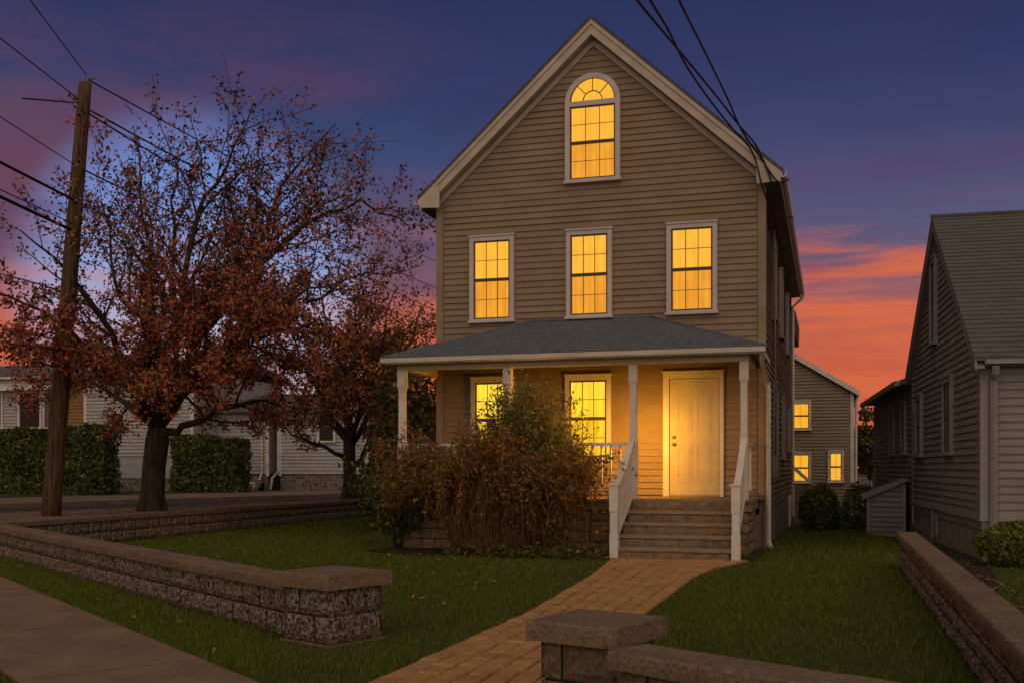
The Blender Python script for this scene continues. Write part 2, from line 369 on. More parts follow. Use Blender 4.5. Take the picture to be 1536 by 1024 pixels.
# ------------------------------------------------------------------ paver path
def path_edges(y):
    # left edge, right edge as a function of y
    pl = [(3.0, -3.0), (6.7, -3.03), (10.3, -2.95), (14, -3.12), (17.05, -3.42)]
    pr = [(3.0, -1.78), (6.7, -1.76), (11.1, -1.78), (14.4, -1.74), (15.6, -1.62), (16.5, -1.38), (17.05, -1.2)]
    f = lambda P: np.interp(y, [p[0] for p in P], [p[1] for p in P])
    return float(f(pl)), float(f(pr))
def build_path():
    base = MB(); ys = np.arange(4.0, 17.06, 0.3)
    vs = []; fs = []
    for y in ys:
        l, r = path_edges(y); vs += [(l - 0.01, y, 0.006), (r + 0.01, y, 0.006)]
    for i in range(len(ys) - 1): fs.append((2 * i, 2 * i + 1, 2 * i + 3, 2 * i + 2))
    base.add(vs, fs, 1)
    NC = 7
    for c in range(NC):
        y = 4.0 - random.uniform(0, .3)
        while y < 16.98:
            y1 = min(y + random.choice([.2, .26, .3, .34]), 17.0); y0 = max(y, 4.0)
            if 17.0 - y1 < .1: y1 = 17.0
            g = .007; ed = (0, .13) if c == 0 else None
            def fx(f, yy): l, r = path_edges(yy); return l + (r - l) * f
            f0, f1 = c / NC, (c + 1) / NC
            j = lambda: random.uniform(-.012, .012)
            q = [(fx(f0, y0) + g + j() * (c > 0), y0 + g + j()), (fx(f1, y0) - g + j() * (c < NC - 1), y0 + g + j()), (fx(f1, y1) - g + j() * (c < NC - 1), y1 - g + j()), (fx(f0, y1) + g + j() * (c > 0), y1 - g + j())]
            cx = sum(p[0] for p in q) / 4; cy = sum(p[1] for p in q) / 4; z = .034 + random.uniform(-.004, .004); tx, ty = random.uniform(-.03, .03), random.uniform(-.03, .03)
            ring = lambda sh: [(p[0] + (cx - p[0]) * sh / .1, p[1] + (cy - p[1]) * sh / .16) for p in q]
            R0, R1, R2 = q, ring(.006), ring(.018)
            V = [(p[0], p[1], .004) for p in R0] + [(p[0], p[1], z - .016) for p in R0] + [(p[0], p[1], z - .005) for p in R1] + [(p[0], p[1], z + (p[0] - cx) * tx + (p[1] - cy) * ty) for p in R2]
            F = [(12, 13, 14, 15)] + [(k * 4 + i, k * 4 + (i + 1) % 4, k * 4 + 4 + (i + 1) % 4, k * 4 + 4 + i) for k in range(3) for i in range(4)]
            base.add(V, F, 0); y = y1
    tag(base.build('path', [M['paver'], M['joint']]), kind='structure')
build_path()

# ------------------------------------------------------------------ block walls
def rough_face(mb, O, h, up, n, w, hh, amp, nx=7, nz=4, edk=None):
    O = Vector(O); vs = []
    for j in range(nz + 1):
        for i in range(nx + 1):
            edge = i in (0, nx) or j in (0, nz)
            k = (-0.02 if amp > .0085 or amp < .0035 else -0.007) if edge else random.uniform(-amp, amp) + 0.006
            da = 0 if edge else random.uniform(-.2, .2) * w / nx
            vs.append(O + h * (w * i / nx + da) + up * (hh * j / nz) + n * k)
    fs = [(j * (nx + 1) + i, j * (nx + 1) + i + 1, (j + 1) * (nx + 1) + i + 1, (j + 1) * (nx + 1) + i) for j in range(nz) for i in range(nx)]
    mb.add(vs, fs, 0)
def block_run(mb, A, B, z0, z1, thick, courses, amp, ends=(True, True), bl=(0.3, 0.46)):
    A = Vector(A); B = Vector(B); d = (B - A); L = d.length; d.normalize(); n = Vector((d.y, -d.x, 0)); hh = (z1 - z0) / courses
    c = 0.028
    mb.fbox((A.x, A.y, 0), d, n, c, L - c, z0 - 0.1, z1 - 0.004, -thick / 2 + c, thick / 2 - c, 1)
    for side in (1, -1):
        hd = d if side == 1 else -d; nn = n * side; st = A if side == 1 else B
        for k in range(courses):
            x = 0.0; first = True
            while x < L - 1e-3:
                w = random.uniform(*bl)
                if first and k % 2: w *= 0.5
                first = False
                if L - (x + w) < 0.15: w = L - x
                O = Vector((st.x, st.y, z0 + k * hh)) + hd * (x + 0.003) + nn * (thick / 2)
                rough_face(mb, O + Z_ * 0.008, hd, Z_, nn, w - 0.016, hh - 0.016, amp, max(3, int(w / 0.055)), 4)
                x += w
    for e, P, nd, hd in ((ends[0], A, -d, -n), (ends[1], B, d, n)):
        if not e: continue
        for k in range(courses):
            cuts = [0, thick * (0.62 if k % 2 else 0.36), thick] if thick > 0.35 else [0, thick]
            for q in range(len(cuts) - 1):
                w = cuts[q + 1] - cuts[q]
                O = Vector((P.x, P.y, z0 + k * hh + 0.003)) - hd * (-1) * 0 + hd * (cuts[q] - thick / 2 + 0.003)
                rough_face(mb, O, hd, Z_, nd, w - 0.006, hh - 0.006, amp, max(3, int(w / 0.055)), 4)
def cap_run(mb, A, B, z0, z1, width, slabs, amp=0.004, shift=0.0):
    A = Vector(A); B = Vector(B); d = (B - A); L = d.length; d.normalize(); n = Vector((d.y, -d.x, 0))
    m = max(1, round(L / slabs))
    for k in range(m):
        a0 = L * k / m + (0.003 if k else 0); a1 = L * (k + 1) / m - (0.003 if k < m - 1 else 0)
        nx = max(2, int((a1 - a0) / 0.12)); rz = random.uniform(-.003, .003)
        ring = []
        for i in range(nx + 1):
            a = a0 + (a1 - a0) * i / nx; P = Vector((A.x, A.y, 0)) + d * a
            j = lambda: random.uniform(-amp, amp)
            w0, w1 = -width / 2 + shift, width / 2 + shift
            ring.append([P + n * (w0 + j()) + Z_ * z0, P + n * (w1 + j()) + Z_ * z0, P + n * (w1 + 0.004 + j()) + Z_ * (z0 + (z1 - z0) * .5), P + n * (w1 + j()) + Z_ * (z1 - 0.012 + rz), P + n * (w1 - 0.013 + j()) + Z_ * (z1 + rz),
                         P + n * (w0 + 0.013 + j()) + Z_ * (z1 + rz), P + n * (w0 + j()) + Z_ * (z1 - 0.012 + rz), P + n * (w0 - 0.004 + j()) + Z_ * (z0 + (z1 - z0) * .5)])
        vs = [p for r in ring for p in r]; K = 8
        fs = [(i * K + q, i * K + (q + 1) % K, (i + 1) * K + (q + 1) % K, (i + 1) * K + q) for i in range(nx) for q in range(K)]
        fs += [tuple(range(K - 1, -1, -1)), tuple(nx * K + q for q in range(K))]
        mb.add(vs, fs)
def wall_thing(name, label, A, B, top, thick, capw, courses, amp, capt=0.10, slabs=0.62, bm='block', ends=(True, True), shift=0.0):
    mid = (Vector(A) + Vector(B)) / 2
    root = thing(name, label, 'wall', (mid.x, mid.y, 0))
    mb = MB(); block_run(mb, A, B, 0.0, top - capt, thick, courses, amp, ends); mb.build('blocks', [M[bm], M['mortar']], root)
    mb = MB(); cap_run(mb, A, B, top - capt, top, capw, slabs, shift=shift); mb.build('cap', M['cap'], root)
    return root
CORNER = Vector((-13.8, 15.75, 0))
wall_thing('garden_wall', 'low split-face block wall running from the left pier away to the left edge', (-4.48, 8.42, 0), (-13.95, 15.02, 0), 0.52, 0.24, 0.33, 2, 0.012)
wall_thing('garden_wall', 'low block wall between the lawn and the raised side pavement with the trees', (-14.03, 14.95, 0), (-13.62, 32.6, 0), 0.535, 0.24, 0.31, 2, 0.012)
wall_thing('garden_wall', 'low smooth block wall in the bottom foreground running right from the near pier', (-1.06, 5.72, 0), (1.02, 4.52, 0), 0.52, 0.22, 0.34, 2, 0.003, bm='smooth_block', ends=(False, True))
wall_thing('garden_wall', 'low block wall along the right lawn pointing towards the small lean-to hatch', (1.09, 4.72, 0), (1.09, 16.75, 0), 0.54, 0.2, 0.28, 3, 0.012)
def pier(label, c, ang, w, dp, top, bm, amp, capt=0.12):
    root = thing('stone_pier', label, 'pier', (c[0], c[1], 0))
    d = Vector((math.cos(ang), math.sin(ang), 0)); A = Vector((c[0], c[1], 0)) - d * w / 2; B = A + d * w
    mb = MB(); block_run(mb, A, B, 0.02, top - capt, dp, 2, amp, bl=(0.28, 0.4)); mb.build('blocks', [M[bm], M['mortar']], root)
    mb = MB(); cap_run(mb, A - d * 0.055, B + d * 0.055, top - capt, top, dp + 0.11, 2.0); mb.build('cap', M['cap'], root)
    mb = MB(); n = Vector((d.y, -d.x, 0)); mb.fbox((c[0], c[1], 0), d, n, -w / 2 - 0.02, w / 2 + 0.02, -0.1, 0.016, -dp / 2 - 0.02, dp / 2 + 0.02); mb.build('footing', M['cap'], root)
    return root
pier('square split-face block pier with flat cap, left of the paved path', (-4.14, 8.36), math.radians(-22), 0.60, 0.62, 0.60, 'block', 0.011)
pier('smooth brown block pier with thick cap, right of the path in the near foreground', (-1.33, 6.2), math.radians(-18), 0.50, 0.52, 0.60, 'smooth_block', 0.003)

# ------------------------------------------------------------------ window builder
def window(parent, O, h, n, w, hh, cols=3, rows=2, hi=None, lo=None, t=0.085, trim='wtrim', arch=False, sashes=True, sashm='sash', prj=0.085, label=None, k0=0.036):
    """O: bottom centre of the outer trim on the wall plane."""
    h = Vector(h); n = Vector(n); O = Vector(O); hi = hi or M['glass']; lo = lo or hi
    fr = MB(); half = w / 2
    spring = hh - half if arch else hh
    fr.fbox(O, h, n, -half, -half + t, 0.045, spring, 0.0, prj); fr.fbox(O, h, n, half - t, half, 0.045, spring, 0.0, prj)
    if not arch:
        fr.fbox(O, h, n, -half - 0.015, half + 0.015, hh, hh + 0.035, 0, prj + 0.02)
        fr.fbox(O, h, n, -half + t, half - t, hh - t, hh, 0, prj - 0.003)
        fr.fbox(O, h, n, -half + t, half - t, 0.045, 0.045 + 0.03, 0, prj - 0.003)
    else:
        K = 20
        for k in range(K):
            a0, a1 = PI * k / K, PI * (k + 1) / K
            P = lambda a, r, q: O + h * (-math.cos(a) * r) + Z_ * (spring + math.sin(a) * r) + n * q
            fr.hexa([P(a0, half, 0), P(a1, half, 0), P(a1, half, prj), P(a0, half, prj), P(a0, half - t, 0), P(a1, half - t, 0), P(a1, half - t, prj), P(a0, half - t, prj)])
        fr.fbox(O, h, n, -half + t, half - t, spring - 0.075, spring + 0.02, 0.0, prj - 0.006)
        fr.fbox(O, h, n, -half + t, half - t, 0.045, 0.075, 0, prj - 0.003)
    win = fr.build('window', M[trim], parent)
    if label: win['label'] = label
    sl = MB(); sl.fbox(O, h, n, -half - 0.025, half + 0.025, 0.0, 0.045, 0.0, prj + 0.035); sl.build('sill', M[trim], win)
    iw = half - t; z0 = 0.075; z1 = (spring - 0.075) if arch else hh - t
    zm = (z0 + z1) / 2
    pn = MB(); sa = MB()
    r = 0.032; mu = 0.007
    for (a, b, k, mi) in ((z0, zm, k0, 1), (zm, z1, k0 + .008, 0)):
        pn.fbox(O, h, n, -iw, iw, a, b, 0.012, k, mi)
        f = k + 0.014
        sa.fbox(O, h, n, -iw, -iw + r, a, b, k + 0.001, f); sa.fbox(O, h, n, iw - r, iw, a, b, k + 0.001, f)
        sa.fbox(O, h, n, -iw + r, iw - r, a, a + r, k + 0.001, f - 0.002); sa.fbox(O, h, n, -iw + r, iw - r, b - r, b, k + 0.001, f - 0.002)
        g = k + 0.009
        for c in range(1, cols):
            x = -iw + r + (2 * iw - 2 * r) * c / cols
            sa.fbox(O, h, n, x - mu, x + mu, a + r, b - r, k + 0.001, g)
        for q in range(1, rows):
            z = a + r + (b - a - 2 * r) * q / rows
            sa.fbox(O, h, n, -iw + r, iw - r, z - mu * .8, z + mu * .8, k + 0.001, g - 0.002)
    if arch:
        K = 24; R = iw; zc = spring + 0.02
        P = lambda a, rr, q: O + h * (-math.cos(a) * rr) + Z_ * (zc + math.sin(a) * rr) + n * q
        Ra = R - 0.02
        pn.add([O + Z_ * zc + n * 0.04] + [P(PI * k / K, R, 0.04) for k in range(K + 1)], [(0, k + 1, k + 2) for k in range(K)][::-1], 0)
        def ringseg(a0, a1, r0, r1, k0, k1, K):
            for k in range(K):
                b0, b1 = a0 + (a1 - a0) * k / K, a0 + (a1 - a0) * (k + 1) / K
                sa.hexa([P(b0, r1, k0), P(b1, r1, k0), P(b1, r1, k1), P(b0, r1, k1), P(b0, r0, k0), P(b1, r0, k0), P(b1, r0, k1), P(b0, r0, k1)])
        ringseg(0, PI, R - 0.026, R - 0.001, 0.041, 0.06, 20)
        ri = R * 0.42
        ringseg(0, PI, ri - 0.011, ri + 0.008, 0.041, 0.053, 14)
        for a in (PI / 4, PI / 2, 3 * PI / 4):
            p0, p1 = P(a, ri + 0.008, 0.041), P(a, R - 0.026, 0.041); d = (p1 - p0); s = Vector(n).cross(d.normalized()) * 0.008
            sa.prism([p0 - s, p0 + s, p1 + s, p1 - s], n * 0.009)
    pn.build('pane', [hi, lo], win); sa.build('sash', M[sashm], win)
    return win

# ------------------------------------------------------------------ MAIN HOUSE
XL, XR, YF, YB = -7.54, -1.15, 19.9, 33.3
XC = (XL + XR) / 2; HW = (XR - XL) / 2
YRK = 19.65; ROOF_P = 10.05; EAVE_Z = 6.88; EAVE_HW = 3.5
SL = (ROOF_P - EAVE_Z) / EAVE_HW
def roofz(x): return ROOF_P - SL * abs(x - XC)
H = thing('house', 'tall tan clapboard house with steep gable, front porch and yellow lit windows', 'house', (XC, YF, 0))
SID = 0.122
mb = MB()
WT = 0.10     # wall thickness behind siding
zg = ROOF_P - 0.12
mb.prism([(XL, YF, 0.9), (XR, YF, 0.9), (XR, YF, zg - SL * HW), (XC, YF, zg), (XL, YF, zg - SL * HW)], (0, WT, 0), 0)
mb.box(XR - WT, XR, YF + WT, YB, -0.4, zg - SL * HW); mb.box(XL, XL + WT, YF + WT, YB, 0, zg - SL * HW)
mb.prism([(XL, YB - WT, 0.0), (XR, YB - WT, 0.0), (XR, YB - WT, zg - SL * HW), (XC, YB - WT, zg), (XL, YB - WT, zg - SL * HW)], (0, WT, 0), 0)
def lim_front(z):
    zt = 0.62
    if z < 6.35: return (XL + 0.13 - XC, XR - 0.13 - XC)
    hw = min(HW - 0.13, (zg - 0.0 - z) / SL)
    return (-hw, hw) if hw > 0 else (0, 0)
mb.courses((XC, YF, 0), X_, Z_, -Y_, 0.98, zg, SID, lim_front)
mb.courses((XR, YF, 0), Y_, Z_, X_, 0.70, zg - SL * HW, SID, lambda z: (0.12, YB - YF - 0.1))
mb.courses((XL, YF, 0), -Y_, Z_, -X_, 0.70, zg - SL * HW, SID, lambda z: (-(YB - YF - 0.1), -0.12))
mb.build('wall', M['siding'], H)
mb = MB()
mb.box(XL + 0.02, XR - 0.02, YF + 0.11, YB - 0.11, -0.35, 0.62)
mb.box(XR - 0.02, XR + 0.012, YF - 0.0, YB, -0.5, 0.70); mb.box(XL - 0.012, XL + 0.02, YF, YB, -0.1, 0.70)
mb.build('foundation', M['found'], H)
def cboard(x0, x1, y0, y1, z0, z1): b = MB(); b.box(x0, x1, y0, y1, z0, z1); b.build('corner_board', M['cornerb'], H)
cboard(XL - 0.028, XL + 0.115, YF - 0.028, YF + 0.0, 0.98, 6.75); cboard(XR - 0.115, XR + 0.028, YF - 0.028, YF + 0.0, 0.98, 6.75)
cboard(XR, XR + 0.028, YF + 0.001, YF + 0.115, 0.72, 6.7); cboard(XR, XR + 0.028, YB - 0.1, YB + 0.02, -0.3, 6.65); cboard(XL - 0.028, XL, YF + 0.001, YF + 0.115, 0.72, 6.7)

# roof
def band(mb, side, t0, t1, y0, y1, hw=EAVE_HW, top=ROOF_P, mi=0):
    e = side * hw
    mb.prism([(XC, y0, top - t0), (XC + e, y0, top - SL * hw - t0), (XC + e, y0, top - SL * hw - t1), (XC, y0, top - t1)], (0, y1 - y0, 0), mi)
mb = MB()
for sd in (1, -1):
    band(mb, sd, 0.0, 0.055, YRK - 0.03, YB + 0.25, EAVE_HW + 0.03)
    up = Vector((-sd, 0, SL)).normalized(); nn = Vector((sd * SL, 0, 1)).normalized()
    Ls = math.hypot(EAVE_HW, EAVE_HW * SL)
    mb.courses((XC + sd * (EAVE_HW + 0.03), YRK - 0.03, ROOF_P - SL * (EAVE_HW + 0.03)), Y_ , up, nn, 0, Ls, 0.14, lambda z: (0, YB - YRK + 0.28), 0.012, 0.002)
mb.build('roof', M['roof'], H)
mb = MB()
for sd in (1, -1):
    band(mb, sd, 0.057, 0.15, YRK - 0.022, YRK + 0.03); band(mb, sd, 0.152, 0.30, YRK, YRK + 0.028); band(mb, sd, 0.302, 0.34, YRK - 0.01, YRK + 0.03, EAVE_HW - 0.25)
    band(mb, sd, 0.345, 0.475, YF - 0.05, YF - 0.018, HW + 0.02)          # frieze on the wall
    band(mb, sd, 0.305, 0.325, YRK + 0.031, YF + 0.0, HW + 0.05)         # raked soffit
mb.build('rake_board', M['rake'], H)
# boxed eaves
for sd in (1, -1):
    mb = MB(); xe = XC + sd * EAVE_HW; xw = XC + sd * (HW + 0.002); zt = roofz(xe) - 0.06
    mb.prism([(xw, YRK + 0.032, zt - 0.19), (xe - sd * .02, YRK + 0.032, zt - 0.17), (xe - sd * .02, YRK + 0.032, zt - 0.15), (xw, YRK + 0.032, zt - 0.17)], (0, YB - YRK - .04, 0))
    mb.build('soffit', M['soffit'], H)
    mb = MB(); mb.box(min(xe, xe - sd * .025), max(xe, xe - sd * .025), YRK + 0.001, YB + 0.1, zt - 0.2, zt + 0.0)
    # boxed return at the front corner
    xa, xb = sorted((xw - sd * 0.02, xe + sd * 0.02))
    mb.prism([(xe + sd * .03, YRK - .024, zt + .02), (xe + sd * .03, YRK - .024, zt - .06), (xe - sd * .03, YRK - .024, zt - .17), (xw - sd * .13, YRK - .024, zt - .19), (xw - sd * .13, YRK - .024, zt + 0.26)], (0, 0.02, 0))
    mb.build('fascia', M['rake'], H)
    mb = MB()
    g = [(xe + sd * .005, zt + .0), (xe + sd * .005, zt - .1), (xe + sd * .045, zt - .115), (xe + sd * .09, zt - .09), (xe + sd * .105, zt + .0), (xe + sd * .095, zt + .0), (xe + sd * .08, zt - .07), (xe + sd * .015, zt - .09), (xe + sd * .015, zt)]
    mb.prism([(a, YRK - 0.03, b) for a, b in g], (0, YB - YRK + 0.1, 0)); mb.build('gutter', M['trim'], H)
# front windows
FN = -Y_
for (x0, x1) in ((-6.85, -5.93), (-4.88, -3.98), (-2.94, -2.0)):
    window(H, ((x0 + x1) / 2, YF, 4.34), X_, FN, x1 - x0, 1.70, 3, 2, UP_HI, UP_LO, sashm='sash')
window(H, (-4.36, YF, 6.95), X_, FN, 1.08, 2.09, 3, 2, UP_HI, UP_LO, t=0.095, arch=True, label='round arched attic window with a fanlight')
for (x0, x1) in ((-6.82, -5.93), (-4.9, -4.0)):
    window(H, ((x0 + x1) / 2, YF, 1.62), X_, FN, x1 - x0, 1.63, 3, 2, DN_HI, DN_LO, trim='trim')
# right side windows (dark) and left side ones
for (yy, zz, ww, h2) in ((22.6, 4.5, .85, 1.6), (25.8, 4.5, .85, 1.6), (29.6, 4.5, .85, 1.6), (23.2, 1.7, .85, 1.55), (27.2, 1.7, .85, 1.55), (30.8, 1.9, .7, 1.2)):
    window(H, (XR, yy, zz), Y_, X_, ww, h2, 2, 1, M['glass'], trim='greytrim')
for (yy, zz) in ((23, 4.5), (28, 4.5), (23, 1.7), (28, 1.7)):
    window(H, (XL, yy, zz), -Y_, -X_, .85, 1.6, 2, 1, M['glass'], trim='trim')
# door
dr = MB(); DX0, DX1, DZ0, DZ1 = -2.88, -1.97, 0.985, 3.15
dr.box(DX0, DX1, YF - 0.035, YF - 0.019, DZ0, DZ1)
pw = (DX1 - DX0)
for (zc0, zc1) in ((0.24, 0.95), (1.12, 1.88)):
    for px in (0.15, 0.55):
        a = DX0 + px * pw; b = a + 0.30 * pw
        for (u0, u1, v0, v1) in ((a, b, zc0, zc0 + .02), (a, b, zc1 - .02, zc1), (a, a + .02, zc0 + .02, zc1 - .02), (b - .02, b, zc0 + .02, zc1 - .02)):
            dr.box(u0, u1, YF - 0.045, YF - 0.036, DZ0 + v0, DZ0 + v1)
        dr.box(a + .05, b - .05, YF - 0.042, YF - 0.036, DZ0 + zc0 + .06, DZ0 + zc1 - .06)
dr = dr.build('door', M['door'], H)
k = MB(); k.tube([(DX0 + .07, YF - .036, 2.06), (DX0 + .07, YF - .09, 2.06)], [.018, .03], 10); k.build('deadbolt', M['brass'], dr)
k = MB(); k.tube([(DX0 + .07, YF - .036, 1.93), (DX0 + .07, YF - .07, 1.93), (DX0 + .07, YF - .1, 1.93), (DX0 + .07, YF - .12, 1.93)], [.014, .014, .034, .02], 10); k.build('door_knob', M['brass'], dr)
fr = MB(); fr.box(DX0 - .125, DX0 - .012, YF - .07, YF - .001, .955, DZ1 + .12); fr.box(DX1 + .012, DX1 + .085, YF - .07, YF - .001, .955, DZ1 + .12)
fr.box(DX0 - .012, DX1 + .012, YF - .068, YF - .001, DZ1 + .012, DZ1 + .12); fr.box(DX0 - .15, DX1 + .11, YF - .085, YF - .001, DZ1 + .122, DZ1 + .15)
fr.build('door_frame', M['trim'], H)
th = MB(); th.box(DX0 - .012, DX1 + .012, YF - .1, YF - .001, .953, .983); th.build('threshold', M['tread'], H)

# porch
PF = 18.18; PE = 17.95; FLZ = 0.95; PXL, PXR = -7.70, -1.26
mb = MB(); y = PF - 0.06
while y < YF - 0.03:
    mb.box(PXL - .02, PXR + .02, y, min(y + .118, YF - .03), FLZ - .04, FLZ - random.uniform(0, .002)); y += .122
mb.build('porch_floor', M['porchwood'], H)
mb = MB(); mb.box(PXL, PXR, PF, PF + .14, FLZ - .2, FLZ - .042); mb.box(PXR - .03, PXR, PF + .14, YF - .03, FLZ - .2, FLZ - .042); mb.box(PXL, PXL + .03, PF + .14, YF - .03, FLZ - .2, FLZ - .042)
mb.build('porch_skirt', M['porchwood'], H)
# porch base of brown stone blocks
mb = MB()
block_run(mb, (PXL + .05, PF + .17, 0), (PXR - .05, PF + .17, 0), 0.0, FLZ - .21, .2, 4, .006, (True, True), (.25, .45))
block_run(mb, (PXR - .15, PF + .28, 0), (PXR - .15, YF - .02, 0), 0.0, FLZ - .21, .2, 4, .006, (True, False), (.25, .45))
mb.build('porch_base', [M['riser'], M['mortar']], H)
COLX = (-7.62, -5.57, -3.28, -1.39)
for x in COLX:
    mb = MB(); y0 = 18.25
    def sq(r0, r1, z0, z1):
        mb.hexa([(x - r0, y0 - r0, z0), (x + r0, y0 - r0, z0), (x + r0, y0 + r0, z0), (x - r0, y0 + r0, z0), (x - r1, y0 - r1, z1), (x + r1, y0 - r1, z1), (x + r1, y0 + r1, z1), (x - r1, y0 + r1, z1)])
    sq(.07, .07, FLZ, 1.95); sq(.07, .058, 1.951, 2.03); sq(.058, .056, 2.031, 2.9); sq(.056, .075, 2.901, 2.99); sq(.083, .083, 2.991, 3.02); sq(.075, .075, 3.021, 3.285)
    mb.build('porch_column', M['trim'], H)
mb = MB(); mb.box(PXL + .0, PXR - .04, 18.17, 18.33, 3.29, 3.46); mb.box(PXL + .0, PXL + .16, 18.331, YF - .03, 3.29, 3.46); mb.box(PXR - .2, PXR - .04, 18.331, YF - .03, 3.29, 3.46)
mb.build('porch_beam', M['beam'], H)
mb = MB(); mb.box(PXL + .161, PXR - .201, 18.331, YF - .03, 3.42, 3.44)
mb.box(-7.86, PXL - .001, 17.98, YF - .03, 3.43, 3.45); mb.box(PXR - .039, -1.06, 17.98, YF - .03, 3.43, 3.45); mb.box(PXL, PXR - .04, 17.98, 18.169, 3.43, 3.45)
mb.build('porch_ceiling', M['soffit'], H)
# porch roof: hip, three planes of slate courses
EX0, EX1, EZ, RZ = -7.90, -1.03, 3.50, 4.32; RX0, RX1 = -5.62, -3.26; YE = 17.93
mb = MB()
def plane(A, B, C, D, step=.115):
    A, B, C, D = map(Vector, (A, B, C, D)); h = (B - A).normalized(); n = h.cross((D - A)).normalized(); up = n.cross(h).normalized()
    Lh = (D - A).dot(up); la, ra = 0, (B - A).dot(h); ld, rd = (D - A).dot(h), (C - A).dot(h)
    mb.courses(A, h, up, n, 0, Lh, step, lambda z: (la + (ld - la) * z / Lh, ra + (rd - ra) * z / Lh), 0.016, 0.003)
    mb.prism([A, B, C, D], n * -0.03)
A_, B_, C_, D_ = (EX0, YE, EZ), (EX1, YE, EZ), (RX1, YF - .02, RZ), (RX0, YF - .02, RZ)
plane(A_, B_, C_, D_)
plane((EX1, YE, EZ), (EX1, YF - .02, EZ), (RX1, YF - .021, RZ), (RX1, YF - .022, RZ)); plane((EX0, YF - .02, EZ), (EX0, YE, EZ), (RX0, YF - .022, RZ), (RX0, YF - .021, RZ))
for P, Q in ((A_, D_), (B_, C_)):
    mb.tube([Vector(P) + Vector((0, 0, .012)), Vector(Q) + Vector((0, 0, .012))], .028, 6)
mb.tube([Vector(D_) + Vector((-.05, -.01, .015)), Vector(C_) + Vector((.05, -.01, .015))], .03, 6)
mb.build('porch_roof', M['slate'], H)
mb = MB()
mb.box(EX0 + .02, EX1 - .02, YE + .03, YE + .05, 3.385, 3.485); mb.box(EX0 + .02, EX0 + .04, YE + .051, YF - .03, 3.385, 3.485); mb.box(EX1 - .04, EX1 - .02, YE + .051, YF - .03, 3.385, 3.485)
mb.build('porch_fascia', M['trim'], H)
mb = MB()
g = [(0, 0.0), (0, -.085), (-.03, -.1), (-.075, -.075), (-.09, 0), (-.08, 0), (-.066, -.06), (-.012, -.08), (-.012, 0)]
mb.prism([(EX0 - .01, YE + .03 + a, 3.49 + b) for a, b in g], (EX1 - EX0 + .02, 0, 0)); mb.build('porch_gutter', M['trim'], H)
def downspout(parent, pts, m='trim', r=.036):
    mb = MB(); mb.tube(pts, r, 4, smooth=False); return mb.build('downspout', M[m], parent)
downspout(H, [(EX1 - .05, YE + .05, 3.42), (EX1 - .07, YE + .3, 3.3), (XR + .06, YF - .12, 3.05), (XR + .075, YF - .075, 2.9), (XR + .075, YF - .075, .14), (XR + .12, YF - .2, .06)], r=.042)
downspout(H, [(-.76, YB - .1, 6.72), (-.8, YB - .1, 6.6), (XR + .07, YB - .1, 6.35), (XR + .07, YB - .1, .0)], r=.045)
# railings: front (three bays less the stair bay) and sides
def railing(P, Q, z0=1.05, z1=1.93):
    P = Vector((P[0], P[1], 0)); Q = Vector((Q[0], Q[1], 0)); d = (Q - P); L = d.length; d.normalize(); n = Vector((d.y, -d.x, 0))
    mb = MB(); mb.fbox(P, d, n, 0, L, z1 - .055, z1, -.045, .045); mb.fbox(P, d, n, 0, L, z0, z0 + .045, -.03, .03)
    m = int(L / .155)
    for i in range(1, m):
        a = L * i / m; mb.fbox(P, d, n, a - .017, a + .017, z0 + .046, z1 - .056, -.017, .017)
    mb.build('railing', M['trim'], H)
railing((COLX[0] + .075, 18.25), (COLX[1] - .075, 18.25)); railing((COLX[1] + .075, 18.25), (COLX[2] - .075, 18.25))
railing((COLX[3], 18.33), (COLX[3], YF - .04)); railing((COLX[0], 18.33), (COLX[0], YF - .04))
# steps
SX0, SX1 = -3.27, -1.52; NST = 5; TR = 0.285; RH = FLZ / NST
SY0 = PF - .07
mb = MB(); mt = MB()
for i in range(NST):
    top = FLZ - RH * i; yf = SY0 - TR * i
    if i > 0: mt.hexa([(SX0 - .03 - .03 * i, yf - .03, top - .045), (SX1 + .04, yf - .03, top - .045), (SX1 + .04, yf + TR + .02, top - .045), (SX0 - .03 - .03 * i, yf + TR + .02, top - .045),
              (SX0 - .03 - .03 * i, yf - .035, top), (SX1 + .04, yf - .035, top), (SX1 + .04, yf + TR + .02, top), (SX0 - .03 - .03 * i, yf + TR + .02, top)])
    # riser in stones
    zr0 = top - RH; zr1 = top - .046 if i > 0 else top - .042
    x = SX0 - .03 * i
    while x < SX1 - .01:
        w = random.uniform(.3, .62); x1 = min(x + w, SX1)
        if SX1 - x1 < .14: x1 = SX1
        rough_face(mb, (x + .003, yf - .0, zr0 + .002), X_, Z_, -Y_, x1 - x - .006, zr1 - zr0 - .003, .004, 6, 3); x = x1
    mb.box(SX0 - .03 * i + .01, SX1 - .01, yf + .016, SY0 + .02, -.05 if i == NST - 1 else zr0 - .02, zr1 - .01, 1)
for sx, nd in ((SX1, X_), (SX0 - .05, -X_)):   # stepped cheek walls
    for i in range(1, NST):
        top = FLZ - RH * i - .05; yf = SY0 - TR * i
        nrow = NST - i
        for r_ in range(nrow):
            hgt = top / nrow
            O = Vector((sx, yf + TR if nd.x < 0 else yf, r_ * hgt))
            rough_face(mb, O, -Y_ if nd.x < 0 else Y_, Z_, nd, TR, hgt - .004, .005, 5, 3)
mb.build('step_riser', [M['riser'], M['mortar']], H); mt.build('step_tread', M['tread'], H)
